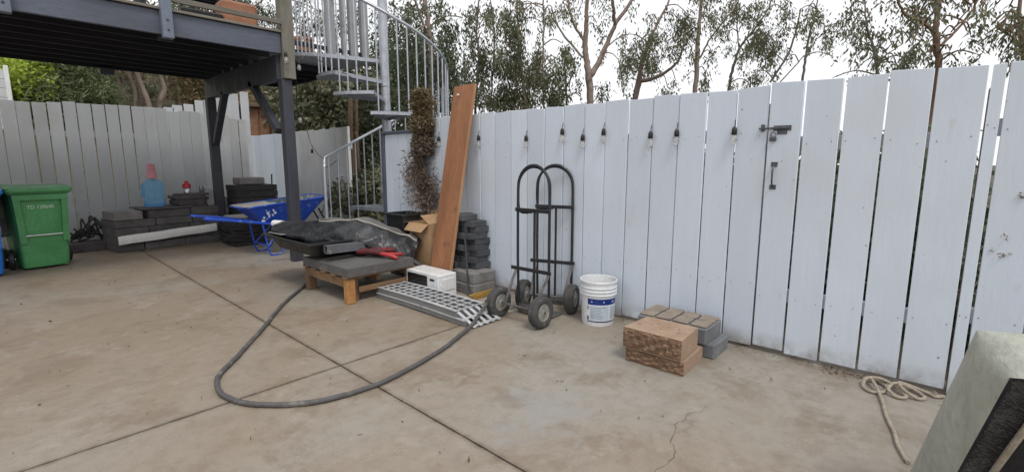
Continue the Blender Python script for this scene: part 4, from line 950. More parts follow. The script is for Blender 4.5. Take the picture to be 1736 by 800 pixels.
for (cy, cz, sy, sz, n_) in ((4.83, 1.17, .07, .10, 320), (4.74, 1.22, .06, .10, 260), (4.88, .98, .05, .07, 60), (4.40, 1.02, .045, .12, 380), (4.38, .86, .05, .12, 300), (4.86, .86, .04, .05, 40), (4.67, 1.0, .06, .2, 240), (4.45, .72, .06, .1, 240)):
    for _ in range(n_): P3.append((3.50+random.gauss(0, .03), cy+random.gauss(0, sy), cz+random.gauss(0, sz)))
leaf_obj('upper_foliage', P1, .055, .017, 0, 'leaf_dry_ochre', dp, up=.25); leaf_obj('foliage', P2, .055, .015, .3, 'leaf_dry_grey', dp); leaf_obj('wisps', P3, .045, .010, .2, 'leaf_dry_grey', dp)

# hose
hz = .016
hpnt = [(2.30, 5.10, hz), (2.172, 4.943, hz), (1.787, 4.488, hz), (1.391, 3.928, hz), (1.041, 3.455, hz), (.896, 3.274, hz), (.832, 3.139, hz), (.803, 2.952, hz), (.842, 2.767, hz), (.919, 2.643, hz), (1.03, 2.53, hz), (1.189, 2.443, hz), (1.465, 2.404, hz), (1.757, 2.452, hz), (2.076, 2.539, hz), (2.339, 2.646, .02), (2.53, 2.72, .035), (2.66, 2.765, .085), (2.78, 2.80, .135), (2.88, 2.83, .16), (2.96, 2.90, .14), (3.05, 3.02, .05), (3.12, 3.15, hz)]
single(MB().tube([q+Vector((random.gauss(0, .0012), random.gauss(0, .0012), 0)) for q in bez(hpnt, 8)], .0152, 10), 'hose', 'hose', 'thick dark grey hose curving in a wide loop across the concrete', 'hose', base=(1.5, 3, 0))

# ================================================================== BACK LEFT CORNER
def wheelie_bin(label, loc, rz, body_m, lid_m, text=None):
    r = thing('wheeled_bin', loc, label, 'bin', 'wheeled bins', rz)
    def lp(w, d0, d1, z): return loop(-w/2, w/2, d0, d1, z, .045, 4)
    loft(MB(), [lp(.43, .03, .46, .03), lp(.445, .015, .50, .10), lp(.52, -.03, .60, .93), lp(.575, -.05, .66, .935), lp(.575, -.05, .66, .965)], True, True).build('body', body_m, r, local=True)
    ld = MB(); loft(ld, [lp(.60, -.085, .70, .955), lp(.615, -.095, .705, .975), lp(.61, -.09, .70, 1.005), lp(.56, -.03, .64, 1.035), lp(.49, .05, .56, 1.045)], True, True); ld = ld.build('lid', body_m, r, local=True)
    MB().grid(lambda u, v: (-.25+.5*u, .04+.53*v, 1.0465+.008*math.sin(math.pi*u)*math.sin(math.pi*v)), 6, 6).build('lid_top', lid_m, ld, local=True)  # top face in its own lid colour, paler on the green bin
    def fy(z): return .03-.06*(z-.03)/.9-.002
    for s in (-1, 1):
        MB().prism([(s*.165, fy(.34)+.01, .34), (s*.228, fy(.34)+.01, .34), (s*.250, fy(.86)+.01, .90), (s*.19, fy(.86)+.01, .90)], (0, -.05, 0)).build('front_rib', body_m, r, local=True, smooth=None)
    MB().prism([(-.252, fy(.86)+.01, .865), (.252, fy(.86)+.01, .865), (.255, fy(.86)+.01, .93), (-.255, fy(.86)+.01, .93)], (0, -.052, 0)).build('front_ledge', body_m, r, local=True, smooth=None)
    MB().tube([(.12*math.cos(t), fy(.58)-.002, .55+.12*math.sin(t)) for t in [math.pi*k/14 for k in range(15)]], .005, 6).build('emblem_arch', body_m, r, local=True)
    MB().tube([(-.175, fy(.43)-.028, .43), (.175, fy(.43)-.028, .43)], .0085, 8).build('lift_bar', 'steel_bar', r, local=True)
    MB().tube([(.10, fy(.36)-.001, .36), (.13, fy(.05)-.0, .05)], .005, 5).build('moulding_line', body_m, r, local=True)
    if text:
        me = text_mesh(text, .062, 'serial_print'); me.materials.append(MATS['print_white']); o = bpy.data.objects.new('serial_print', me); COL.objects.link(o); o.parent = r
        o.location = (-.005, fy(.79)-.003, .775); o.rotation_euler = (R(90)-.066, 0, 0); o.scale = (.86, 1, 1)
    for s in (-1, 1):
        w = MB().lathe([(.02, -.025), (.10, -.03), (.125, -.022), (.13, 0), (.125, .022), (.10, .03), (.02, .025)], 24, (s*.30, .44, .13), axis='X').build('wheel', 'dark_plastic', r, local=True)
        MB().lathe([(.018, -.04), (.018, .04)], 10, (s*.30, .44, .13), axis='X').build('hub', 'tin_silver', w, local=True)
    MB().tube([(-.31, .44, .13), (.31, .44, .13)], .011, 8).build('axle', 'iron', r, local=True)
    MB().tube([(-.24, .70, .93), (-.24, .76, .96), (.24, .76, .96), (.24, .70, .93)], .016, 8).build('handle', body_m, r, local=True)
    return r
wheelie_bin('green wheeled bin with white serial print and steel lift bar', (.495, 8.30, 0), R(9), 'bin_green', 'bin_lid_grey', 'TD 129640')
wheelie_bin('blue wheeled bin cut off by the left edge, beside the green bin', (-.118, 8.06, 0), R(0), 'bin_blue', 'bin_blue')
single(MB().beam((.235, 8.76, 0), (.10, 8.92, 1.55), .07, .022, .003), 'wood_slat', 'pale_wood', 'pale wooden slat standing upright between the blue and green bins', 'slat', base=(.235, 8.76, 0))
bg_ = MB(); bg_.grid(lambda u, v: (.13+.16*u+.01*math.sin(v*9), 8.62+.05*math.sin(u*3.1)+.015*math.sin(v*14+u*5), .40+.52*v), 8, 14); bg_.grid(lambda u, v: (.13+.16*u+.01*math.sin(v*9), 8.66+.05*math.sin(u*3.1)+.015*math.sin(v*14+u*5), .40+.52*v), 8, 14)
single(bg_, 'grey_sack', 'grey_fabric', 'grey cloth sack hanging between the two wheeled bins', 'sack', base=(.2, 8.64, .4))
# low stack of blocks
def sblock(x0, x1, y0, y1, z0, z1, label, m='dark_block'):
    o = single(MB().box((0, 0, (z1-z0)/2), (x1-x0-.006, y1-y0, z1-z0-.003), .009), 'wall_block', m, label, 'block', 'blocks in the low stack by the back fence')
    o.location = ((x0+x1)/2, (y0+y1)/2, z0); o.rotation_euler[2] = R(7.5)+random.uniform(-.012, .012)
    o.location.y += ((x0+x1)/2-1.9)*math.tan(R(7.5)); return o
cn = ['bottom', 'second', 'third', 'top']
for L in range(4):
    cuts = [[1.235, 1.57, 2.12, 2.66], [1.235, 1.80, 2.30, 2.66], [1.235, 1.65, 2.20, 2.66], [1.235, 1.75, 2.25, 2.66]][L]
    for k in range(3):
        sblock(cuts[k], cuts[k+1], 9.02+random.uniform(-.012, .012), 9.62, L*.118, L*.118+.118, 'dark grey wall block, %s of three in the %s course of the low stack' % (['left', 'middle', 'right'][k], cn[L]))
sblock(1.235, 1.60, 9.0, 9.50, .472, .60, 'paler grey block capping the left end of the low stack', 'bare_concrete_block')
sblock(1.66, 2.24, 9.02, 9.60, .472, .60, 'dark block under the blue water jug on the low stack'); sblock(2.24, 2.68, 9.04, 9.60, .472, .60, 'dark capping block at the right end of the low stack')
sblock(1.60, 2.26, 8.98, 9.62, .60, .625, 'thin dark slab under the blue water jug')
vp = MB(); 
def vin(u, v): x = 1.285+1.33*u; return Vector((x, 8.935+(x-1.9)*.132-.014*math.sin(math.pi*v), .125+.065*u+.125*v+.003*math.sin(u*13)))
vp.grid(vin, 30, 5); vp.grid(lambda u, v: vin(u, v)+Vector((0, .01, 0)), 30, 5)
single(vp, 'vinyl_slat', 'white_vinyl', 'long white vinyl strip leaning along the front of the low block stack', 'strip', base=(1.9, 8.94, .15), smooth=60)
# water jug with a pink cup
jg = thing('water_jug', (1.84, 9.22, .628), 'blue five gallon water jug standing on the low block stack', 'jug')
JC = (1.84, 9.22, .628)
MB().lathe([(.10, 0), (.132, .006), (.140, .04), (.140, .10), (.132, .112), (.132, .122), (.140, .134), (.140, .22), (.132, .232), (.132, .242), (.140, .254), (.140, .345), (.128, .385), (.09, .412), (.045, .43), (.036, .436), (.036, .48)], 32, JC).build('bottle', 'jug_blue', jg, smooth=40)
MB().lathe([(.08, .012), (.126, .016), (.126, .06)], 24, JC).build('water', 'jug_water', jg)
MB().tube(bez([(JC[0]-.128, JC[1]-.03, JC[2]+.33), (JC[0]-.158, JC[1]-.035, JC[2]+.32), (JC[0]-.158, JC[1]-.035, JC[2]+.18), (JC[0]-.128, JC[1]-.03, JC[2]+.17)], 4), .013, 8).build('handle', 'jug_blue', jg)
cu = MB().lathe([(.03, .0), (.068, 0), (.068, .014), (.050, .215), (.045, .222), (.01, .222)], 24)
o = single(cu, 'pink_cup', 'pink_plastic', 'pink plastic cup upside down on the blue water jug', 'cup'); o.location = (1.84, 9.22, .628+.442)
# slates and a red can
for k in range(6):
    n_ = 10; a0 = random.uniform(0, 1); poly = [(.24*(1+random.uniform(-.12, .1))*math.copysign(abs(math.cos(t_))**.5, math.cos(t_)), .17*(1+random.uniform(-.12, .1))*math.copysign(abs(math.sin(t_))**.5, math.sin(t_)), 0) for t_ in [2*math.pi*j/n_+.3 for j in range(n_)]]
    th_ = [.035, .03, .04, .035, .045, .028][k]; o = single(MB().prism(poly, (0, 0, th_-.002)), 'slate', 'slate_tile', 'rough dark slate, %s from the bottom of the pile beside the jug' % ORD[k], 'slate', 'slates piled beside the jug')
    o.location = (2.33+random.uniform(-.03, .03), 9.30, .602+sum([.035, .03, .04, .035, .045, .028][:k])); o.rotation_euler[2] = random.uniform(-.15, .15)
cn_ = thing('spray_can', (2.30, 9.26, .818), 'small red topped can standing on the slate pile', 'can')
MB().lathe([(.045, 0), (.05, .006), (.05, .07), (.044, .08)], 18, (2.30, 9.26, .818)).build('tin', 'tin_silver', cn_)
MB().lathe([(.046, .08), (.062, .09), (.058, .15), (.03, .16), (.028, .20), (.012, .205)], 18, (2.30, 9.26, .818)).build('red_cap', 'tin_red', cn_)
MB().box((2.275, 9.23, .96), (.06, .05, .03), .008).build('trigger', 'tin_red', cn_)
fl = MB(); fl.grid(lambda u, v: Vector((2.56+.50*u, 9.30+.40*v, .90-.30*u-.1*v+.03*math.sin(u*11+v*5)+.03*math.sin(v*13)+(.05 if v > .5 else 0))), 16, 12)
fl.grid(lambda u, v: Vector((2.56+.50*u, 9.29, (.90-.30*u+.03*math.sin(u*11))*v+.2*(1-v))), 16, 6)
single(fl, 'plastic_film', 'clear_film', 'crumpled translucent plastic film right of the slate pile', 'film', base=(2.8, 9.4, .6), smooth=70)
# cables behind the green bin
for k in range(9):
    x0 = random.uniform(.86, .95); pts = [(x0+.38*j/5+random.uniform(-.03, .03), 9.62+random.uniform(-.16, .16), .10+.34*random.random()*math.sin(math.pi*(j+1)/7)+.03*k*.5) for j in range(6)]
    pts[0] = (x0-.02, 9.6, max(.02, pts[0][2])); single(MB().tube(bez(pts, 6), .013, 6), 'cable', 'cable_black', 'black cable, %s from below in the heap between green bin and block stack' % ORD[k], 'cable', 'cables heaped behind the green bin')
single(MB().box((1.02, 9.55, .07), (.40, .30, .14), .01), 'dark_crate', 'dark_block', 'low dark box under the cable heap beside the green bin', 'box', base=(1.02, 9.55, 0))

# wheelbarrow
wb = thing('wheelbarrow', (2.9, 7.32, 0), 'scratched blue wheelbarrow with chipped paint and pale crusted rim', 'wheelbarrow')
YC = 7.32
def tl(x0, x1, w0, w1, z0, z1, n=5, r=.12):
    out = []
    for (sx, sy, a) in ((1, 1, 0), (-1, 1, 90), (-1, -1, 180), (1, -1, 270)):
        for k in range(n+1):
            t_ = R(a+90*k/n); x = (x1-r if sx > 0 else x0+r)+r*math.cos(t_); fr_ = (x-x0)/(x1-x0); w = w0+(w1-w0)*fr_
            out.append((x, YC+sy*(w-r)+r*math.sin(t_), z0+(z1-z0)*fr_))
    return out
loft(MB(), [tl(2.66, 3.16, .19, .20, .475, .40), tl(2.62, 3.24, .205, .22, .49, .415), tl(2.40, 3.58, .30, .335, .695, .805), tl(2.37, 3.61, .32, .355, .70, .81)], True).build('tray', 'barrow_blue', wb)
loft(MB(), [tl(2.67, 3.15, .185, .195, .485, .41), tl(2.63, 3.23, .20, .215, .50, .425), tl(2.405, 3.575, .296, .331, .699, .809)], True).build('tray_inside', 'barrow_inside', wb)
rim_ = tl(2.375, 3.605, .318, .352, .70, .81); n_ = len(rim_)
MB().tube(rim_, .011, 7, closed=True).build('rim', 'barrow_blue', wb)
MB().grid(lambda u, v: (2.38+.42*u-.0, YC-.315-.01*u+.60*v*(1-.2*u), .712+.040*u+.006*math.sin(v*9)), 10, 8).build('cement_crust', 'cement_crust', wb)
for k in range(16):
    u = random.uniform(.0, 1); x = 2.63+.16*random.random()**1.3; z = .49+.17*random.random()
    yy = YC-.212-(z-.48)*.43-.004
    o = MB().lathe([(.001, 0), (random.uniform(.006, .022), .001), (.001, .003)], 7, (0, 0, 0)).build('paint_chip', 'barrow_chip', wb, local=True)
    o.location = Vector((x, yy, z))-wb.location; o.rotation_euler = (R(66), 0, random.uniform(-.4, .4)); o.scale = (1, random.uniform(.6, 1.6), 1)
for s in (-1, 1):
    MB().tube(bez([(1.90, YC+s*.29, .60), (2.25, YC+s*.28, .545), (2.6, YC+s*.25, .480), (3.1, YC+s*.19, .375), (3.55, YC+s*.07, .22)], 6), .019, 8).build('handle', 'barrow_blue', wb)
    MB().tube(bez([(2.62, YC+s*.24, .47), (2.66, YC+s*.25, .2), (2.70, YC+s*.25, .025), (2.80, YC+s*.25, .012), (2.88, YC+s*.25, .05), (2.98, YC+s*.22, .25), (3.08, YC+s*.2, .40)], 6), .012, 8).build('leg', 'barrow_blue', wb)
    MB().tube([(2.67, YC+s*.25, .13), (2.92, YC+s*.15, .42)], .009, 6).build('leg_brace', 'barrow_blue', wb)
    MB().tube(bez([(3.55, YC+s*.07, .22), (3.60, YC+s*.10, .40), (3.50, YC+s*.12, .62)], 5), .014, 8).build('front_brace', 'black_tube', wb)
MB().tube([(2.67, YC-.25, .15), (2.67, YC+.25, .15)], .010, 8).build('cross_brace', 'barrow_blue', wb)
w = MB().lathe([(.10, -.03), (.14, -.042), (.17, -.04), (.185, -.02), (.188, 0), (.185, .02), (.17, .04), (.14, .042), (.10, .03)], 32, (3.55, YC, .19), cap=False, axis='Y').build('wheel', 'rubber', wb)
MB().lathe([(.105, -.028), (.03, -.03), (.02, -.05), (.02, .05), (.03, .03), (.105, .028)], 24, (3.55, YC, .19), axis='Y').build('rim', 'rim', w)
MB().tube([(3.55, YC-.10, .19), (3.55, YC+.10, .19)], .010, 8).build('axle', 'iron', wb)

# dark sheet piles
def sheets(cx, cy, w, d, n, th, label, group, z0=0.0, jit=.005, wav=.0015):
    z = z0
    for k in range(n):
        t_ = th*random.uniform(.8, 1.2)
        def bot(u, v): return (-w/2+w*u+wav*math.sin(v*9+k), -d/2+d*v+wav*math.sin(u*11+k*2), wav*.8*math.sin(u*6+k)*math.sin(v*5+k))
        mb = MB(); nu = 8; mb.grid(lambda u, v: Vector(bot(u, v))+Vector((0, 0, t_-.004)), nu, nu); mb.grid(bot, nu, nu)
        for e in range(4):
            f_ = [(lambda s: (s, 0)), (lambda s: (1, s)), (lambda s: (s, 1)), (lambda s: (0, s))][e]
            mb.grid(lambda u, v: Vector(bot(*f_(u)))+Vector((0, 0, (t_-.004)*v)), nu, 1)
        o = single(mb, 'black_sheet', 'black_sheet', label % ORD[k], 'sheet', group); o.location = (cx+random.uniform(-jit, jit), cy+random.uniform(-jit, jit), z); o.rotation_euler[2] = random.uniform(-1, 1)*wav*2.5; z += t_+.004
    return z
zt_ = sheets(3.22, 9.05, .66, .5, 10, .092, 'thick black sheet, %s from the bottom of the tall stack behind the wheelbarrow', 'black sheets stacked behind the wheelbarrow')
single(MB().box((3.18, 9.05, zt_+.06), (.40, .36, .115), .015), 'footing_block', 'bare_concrete_block', 'pale grey block lying on top of the tall black stack', 'block', base=(3.18, 9.05, zt_))
single(MB().tube([(3.49, 8.92, .45), (3.52, 8.92, zt_+.17)], .012, 7), 'short_stick', 'iron', 'short dark stick standing at the right end of the tall black stack', 'stick', base=(3.49, 8.92, .45))
z2 = sheets(2.86, 8.48, .50, .55, 7, .062, 'wrinkled black sheet, %s from the bottom of the pile under the wheelbarrow handles', 'black sheets piled under the wheelbarrow handles', jit=.035, wav=.014)
single(MB().prism([(2.60, 8.2, z2), (3.02, 8.24, z2), (3.08, 8.70, z2), (2.64, 8.72, z2)], (0, 0, .018)), 'grey_board', 'cement_crust', 'pale grey board on top of the black pile under the wheelbarrow', 'board', base=(2.85, 8.45, z2))

# string light cords and bulbs around the deck and stair
def cord(pts, label, base):
    return single(MB().tube(bez(pts, 8), .0055, 6), 'string_lights', 'cable_black', label, 'string lights', 'string light cords', base=base)
cord([(4.52, 9.60, 1.97), (4.50, 9.45, 1.78), (4.47, 9.28, 1.60), (4.30, 8.5, 1.34), (3.85, 7.6, 1.24), (3.52, 6.90, 1.25), (3.62, 6.98, 1.27), (3.75, 7.03, 1.34)], 'black light cord sagging from the side fence to the stair handrail', (4.3, 8.5, 1.3))
cord([(2.92, 6.36, 2.66), (2.98, 6.35, 2.62), (3.1, 6.4, 2.69), (3.3, 6.15, 2.55), (3.55, 5.75, 2.30), (3.62, 5.62, 2.27), (3.72, 5.5, 2.28), (3.95, 5.36, 2.12), (4.2, 5.33, 2.02), (4.35, 5.35, 1.96)], 'black light cord running along the spiral stair treads', (3.5, 5.9, 2.4))
cord([(2.93, 6.40, 2.62), (2.99, 6.55, 2.4), (3.0, 6.60, 2.1), (3.0, 6.6, 1.9)], 'black light cord hanging beside the deck corner post', (3.0, 6.6, 2.1))
bulb((4.44, 9.25, 1.50), 'clear bulb hanging from the sagging cord over the side fence', 'bulbs around the deck', True, 1.35)
for (p, lab_) in (((2.765, 6.30, 2.62), 'bulb tucked at the foot of the mossy deck post, left side'), ((2.95, 6.36, 2.56), 'bulb hanging just right of the deck corner post'), ((3.02, 6.58, 1.92), 'bulb at the end of the cord beside the slate post'),
                  ((4.28, 5.28, 1.90), 'bulb hanging under the lowest visible stair tread'), ((3.2, 6.75, 3.02), 'bulb on the deck behind the left balusters'), ((3.55, 7.1, 3.25), 'bulb hanging behind the middle balusters above the landing')):
    bulb(p, lab_, 'bulbs around the deck', False, 1.1)

# ================================================================== TREES AND SHRUBS
def ground_z(x, y): return hill(x, y)
def euc(label, dist, limbs, clusters, bark='bark_pink', leaf='leaf_euc', dens=1.0, L=.105, W=.031, group='eucalyptus trees beyond the fence', depth=.7, auto=2):
    """limbs: lists of (px, py, width_px) seen against the sky, the first one is the trunk; clusters: (px, py, rx, ry, density)"""
    mpp = dist*math.cos(math.atan((limbs[0][0][0]-868)/816))/816.0
    p0 = at(limbs[0][0][0], limbs[0][0][1], dist); base = Vector((p0.x, p0.y, ground_z(p0.x, p0.y)-.1))
    r = thing('eucalyptus_tree', base, label, 'tree', group)
    mb = MB(); allp = []
    for li, lb in enumerate(limbs):
        dd = 0 if li == 0 else random.uniform(-depth, depth); pts = []; rad = []; n = len(lb)
        for k, (x, y, w) in enumerate(lb):
            d = dist+dd*(k/(n-1))*1.2 if n > 1 else dist
            pts.append(at(x, y, d)); rad.append(max(w*mpp*.40, .006))
        if li == 0: pts = [base, base.lerp(pts[0], .6)]+pts; rad = [rad[0]*1.25, rad[0]*1.1]+rad
        sm = bez(pts, 5); rr = []
        for i in range(len(sm)):
            t_ = i/5; k = min(int(t_), len(rad)-2); rr.append(rad[k]+(rad[k+1]-rad[k])*(t_-k))
        sm = [p+Vector((random.gauss(0, .008), random.gauss(0, .008), 0)) for p in sm]
        mb.tube(sm, rr, 8); allp += sm
    P = []; near = np.array([tuple(p) for p in allp])
    extra = []
    for lb in limbs:
        for k in range(1, len(lb)):
            for _ in range(auto):
                t_ = random.random(); x = lb[k-1][0]+(lb[k][0]-lb[k-1][0])*t_+random.gauss(0, 20); y = lb[k-1][1]+(lb[k][1]-lb[k-1][1])*t_+random.gauss(0, 12)
                if y < 95: extra.append((x, y, random.uniform(7, 14), random.uniform(8, 18), random.uniform(.45, 1.0)))
    clusters = clusters+extra
    for (x, y, rx, ry, dn) in clusters:
        area = math.pi*rx*ry*mpp*mpp; cd = random.uniform(-depth, depth)
        c = at(x, y, dist+cd)
        ntw = max(3, int(area*dn*dens*160))
        # a twig from the closest limb to the clump
        q = near[np.argmin(((near-np.array(c))**2).sum(1))]; q = Vector(q)
        if (q-c).length < 4*max(rx, ry)*mpp+1.2:
            mb.tube(bez([q, q.lerp(c, .5)+Vector((0, 0, .12)), c], 4), [.016]*4+[.012]*4+[.006], 5)
        lob = [(random.gauss(0, .5), random.gauss(0, .5)) for _ in range(max(3, int(rx*ry/220)))]
        for _ in range(ntw):
            lo_ = random.choice(lob)
            dx = (lo_[0]*.85+random.gauss(0, .42))*rx; dy = (lo_[1]*.85+random.gauss(0, .42))*ry
            s = at(x+dx, y+dy, dist+cd+random.gauss(0, .35)); m = random.randint(5, 11)
            for j in range(m):
                P.append((s.x+random.gauss(0, .055), s.y+random.gauss(0, .055), s.z-.034*j+random.gauss(0, .035)))
    mb.build('trunk', bark, r, smooth=60)
    leaf_obj('crown', P, L, W, 1.3, leaf, r)
    return r

euc('big pale forked eucalyptus standing right behind the fence middle', 13.5,
    [[(1000, 172, 14), (999, 132, 15), (994, 100, 12), (992, 70, 11), (995, 20, 8), (996, -60, 6)],
     [(999, 132, 12), (1014, 108, 11), (1030, 72, 9), (1043, 42, 8), (1062, 15, 7), (1085, -20, 5)],
     [(1043, 42, 7), (1039, 10, 6), (1038, -40, 5)], [(992, 72, 6), (975, 45, 5), (965, 15, 4.5), (960, -30, 4)],
     [(988, 98, 5), (962, 68, 4.5), (946, 45, 3.5), (935, 15, 3)], [(1022, 90, 3), (1040, 70, 2.5), (1060, 60, 2)]],
    [(1012, 40, 10, 30, .45), (1018, 75, 8, 14, .5), (975, 22, 12, 18, .5), (950, 12, 16, 14, .7), (930, 45, 8, 12, .5), (1030, 20, 10, 16, .5), (1060, 55, 10, 8, .4), (1022, 155, 12, 18, 1.2), (1000, -40, 50, 30, .8), (1055, 110, 5, 5, .6), (985, 60, 6, 10, .4), (1075, 5, 14, 10, .4)], auto=0)
euc('twisted low branching eucalyptus right of the forked one', 14.5,
    [[(1077, 168, 12), (1083, 140, 13), (1087, 112, 9), (1098, 80, 7), (1112, 45, 5), (1130, 10, 4), (1140, -20, 3)],
     [(1083, 138, 9), (1105, 134, 8), (1130, 122, 6), (1148, 105, 5), (1158, 80, 4), (1160, 55, 3)], [(1098, 130, 5), (1099, 100, 4), (1102, 85, 3)]],
    [(1070, 92, 18, 22, 1.3), (1085, 70, 14, 22, 1.1), (1108, 92, 16, 22, 1.2), (1112, 60, 14, 18, 1.0), (1090, 108, 22, 12, 1.3), (1056, 118, 8, 14, .6), (1060, 140, 8, 12, .6), (1132, 150, 16, 8, 1.0), (1152, 70, 10, 24, .7), (1152, 35, 16, 22, 1.2), (1165, 25, 12, 18, 1), (1130, 20, 18, 12, .6), (1052, 60, 8, 8, .4), (1145, 135, 10, 10, .6)], bark='bark_pink', auto=1)
euc('slim straight pale eucalyptus in the middle of the row', 15,
    [[(1178, 158, 10), (1181, 110, 10), (1184, 60, 8.5), (1188, 10, 7), (1190, -40, 6)], [(1186, 100, 4), (1202, 70, 3.5), (1222, 42, 3), (1245, 15, 2.5), (1258, -10, 2)]],
    [(1196, 122, 9, 22, .9), (1192, 145, 8, 10, .9), (1166, 128, 6, 10, .5), (1200, 20, 12, 14, .7), (1218, 18, 12, 12, .6), (1165, 60, 8, 20, .5), (1208, 95, 8, 18, .5), (1185, -30, 40, 20, .8)], auto=1)
euc('thin leaning eucalyptus left of the gate latch', 16,
    [[(1236, 152, 6), (1243, 115, 6), (1254, 82, 5), (1275, 55, 4), (1300, 20, 3), (1315, -15, 2.5)], [(1254, 85, 3), (1250, 45, 2.5), (1255, 5, 2)], [(1305, 140, 4), (1335, 95, 4), (1350, 50, 3), (1358, 15, 2.5)]],
    [(1232, 60, 12, 26, .55), (1262, 100, 12, 24, .6), (1285, 72, 22, 24, 1.1), (1300, 95, 18, 22, 1.1), (1296, 45, 20, 14, .9), (1326, 62, 16, 26, .7), (1268, 18, 24, 16, 1.0), (1300, 8, 22, 12, .8), (1240, 12, 16, 16, .6), (1285, 122, 16, 14, 1.0), (1240, 138, 8, 10, .7), (1270, 140, 14, 8, .7), (1330, 20, 14, 14, .5), (1312, 128, 8, 12, .5)], bark='bark_grey', auto=1)
euc('spindly bare stemmed eucalyptus above the gate', 16.5,
    [[(1360, 140, 5), (1366, 100, 5), (1371, 65, 4), (1380, 35, 3), (1386, 5, 2.5), (1390, -20, 2)], [(1366, 100, 2.5), (1382, 70, 2), (1396, 58, 1.5)], [(1320, 142, 2.5), (1350, 110, 2.5), (1362, 95, 2)]],
    [(1384, 20, 14, 16, .9), (1396, 40, 12, 12, .8), (1372, 12, 12, 10, .7), (1378, 48, 9, 12, .7), (1400, 60, 10, 6, .35), (1340, 95, 6, 14, .3), (1355, 18, 10, 8, .4), (1410, 95, 6, 6, .15)], auto=1, bark='bark_grey')
euc('sparse young eucalyptus above the wide gate planks', 13,
    [[(1486, 128, 5), (1484, 100, 6), (1479, 75, 5), (1472, 55, 4), (1468, 30, 3), (1465, -5, 2)], [(1484, 105, 3), (1505, 92, 2.5), (1530, 75, 2)], [(1482, 90, 3), (1500, 70, 2), (1520, 55, 1.5)]],
    [(1462, 48, 14, 18, .9), (1472, 25, 14, 16, .9), (1482, 58, 16, 12, .9), (1446, 45, 10, 12, .5), (1458, 72, 8, 12, .5), (1525, 48, 14, 10, .7), (1545, 75, 12, 16, .9), (1538, 100, 16, 16, 1.2), (1520, 112, 18, 8, 1.2), (1470, 115, 12, 10, .7), (1448, 122, 12, 7, .9), (1412, 132, 10, 5, .8), (1500, 90, 10, 10, .4), (1435, 20, 8, 10, .3), (1452, 95, 5, 12, .4)], auto=1, bark='bark_grey', leaf='leaf_euc')
euc('stout dark eucalyptus above the right half of the gate', 11.5,
    [[(1590, 118, 12), (1588, 85, 13), (1586, 55, 12), (1590, 20, 10), (1592, -30, 9)], [(1584, 55, 7), (1562, 38, 7), (1535, 25, 5.5), (1524, 8, 4.5), (1515, -15, 4)],
     [(1594, 78, 6), (1615, 58, 5), (1640, 30, 4.5), (1662, -5, 4)], [(1612, 55, 2.5), (1630, 30, 2.5), (1655, -2, 2)]],
    [(1560, 18, 20, 14, 1.1), (1572, 40, 12, 14, .8), (1595, 25, 10, 12, .6), (1565, 58, 8, 10, .5), (1612, 85, 12, 10, .7), (1625, 106, 16, 7, .9), (1655, 92, 22, 8, .6), (1668, 12, 8, 14, .7), (1545, 8, 16, 8, .8), (1575, 95, 7, 12, .4), (1582, 78, 6, 10, .4), (1630, 5, 10, 8, .4), (1600, -25, 60, 20, .8)], auto=1, bark='bark_brown')
euc('eucalyptus at the far right above the fence end', 11.5,
    [[(1734, 104, 9), (1731, 70, 8), (1728, 35, 7), (1730, -20, 6)], [(1730, 80, 3), (1712, 60, 2.5), (1690, 45, 2)]],
    [(1712, 45, 14, 16, 1.0), (1690, 48, 12, 10, .7), (1722, 75, 12, 16, 1.2), (1735, 40, 12, 24, 1.2), (1710, 15, 12, 12, .7), (1672, 58, 6, 8, .4), (1702, 88, 6, 8, .6), (1690, 8, 8, 8, .4), (1760, 50, 20, 40, 1)], auto=1, bark='bark_brown')
# dense drooping trees behind the stair and plank
euc('tall reddish trunked eucalyptus just right of the spiral stair', 11,
    [[(734, 200, 11), (732, 150, 11), (730, 100, 10), (728, 55, 10), (722, 15, 9), (718, -30, 8)], [(728, 60, 5), (712, 30, 5), (704, 0, 4)], [(731, 92, 3), (742, 80, 3), (750, 75, 2)]],
    [(760, 40, 14, 34, 1.8), (768, 90, 16, 36, 1.8), (748, 110, 10, 30, 1.4), (775, 140, 18, 26, 1.8), (752, 20, 10, 20, 1.2), (712, 8, 12, 8, .8), (690, 12, 8, 8, .6), (715, 60, 7, 20, .9), (702, 100, 8, 18, .8), (760, 165, 18, 20, 1.4), (785, 30, 10, 16, 1)], leaf='leaf_dark', dens=1.0, auto=1)
euc('drooping eucalyptus with two hanging leaf curtains behind the plank top', 13,
    [[(806, 195, 5), (808, 150, 5), (812, 100, 4), (808, 50, 4), (812, 0, 3)], [(830, 195, 4), (834, 140, 3), (838, 60, 3), (832, 0, 2)]],
    [(800, 60, 10, 24, .9), (812, 95, 14, 26, 1.3), (825, 120, 14, 24, 1.3), (795, 130, 12, 24, 1.3), (828, 20, 14, 20, 1.2), (838, 60, 10, 18, .9), (842, 36, 8, 16, 1.0), (812, 160, 18, 20, 1.6), (790, 100, 8, 24, 1.0), (805, 15, 8, 12, .7), (838, 160, 14, 20, 1.4), (836, 105, 10, 14, .9)], bark='bark_grey')
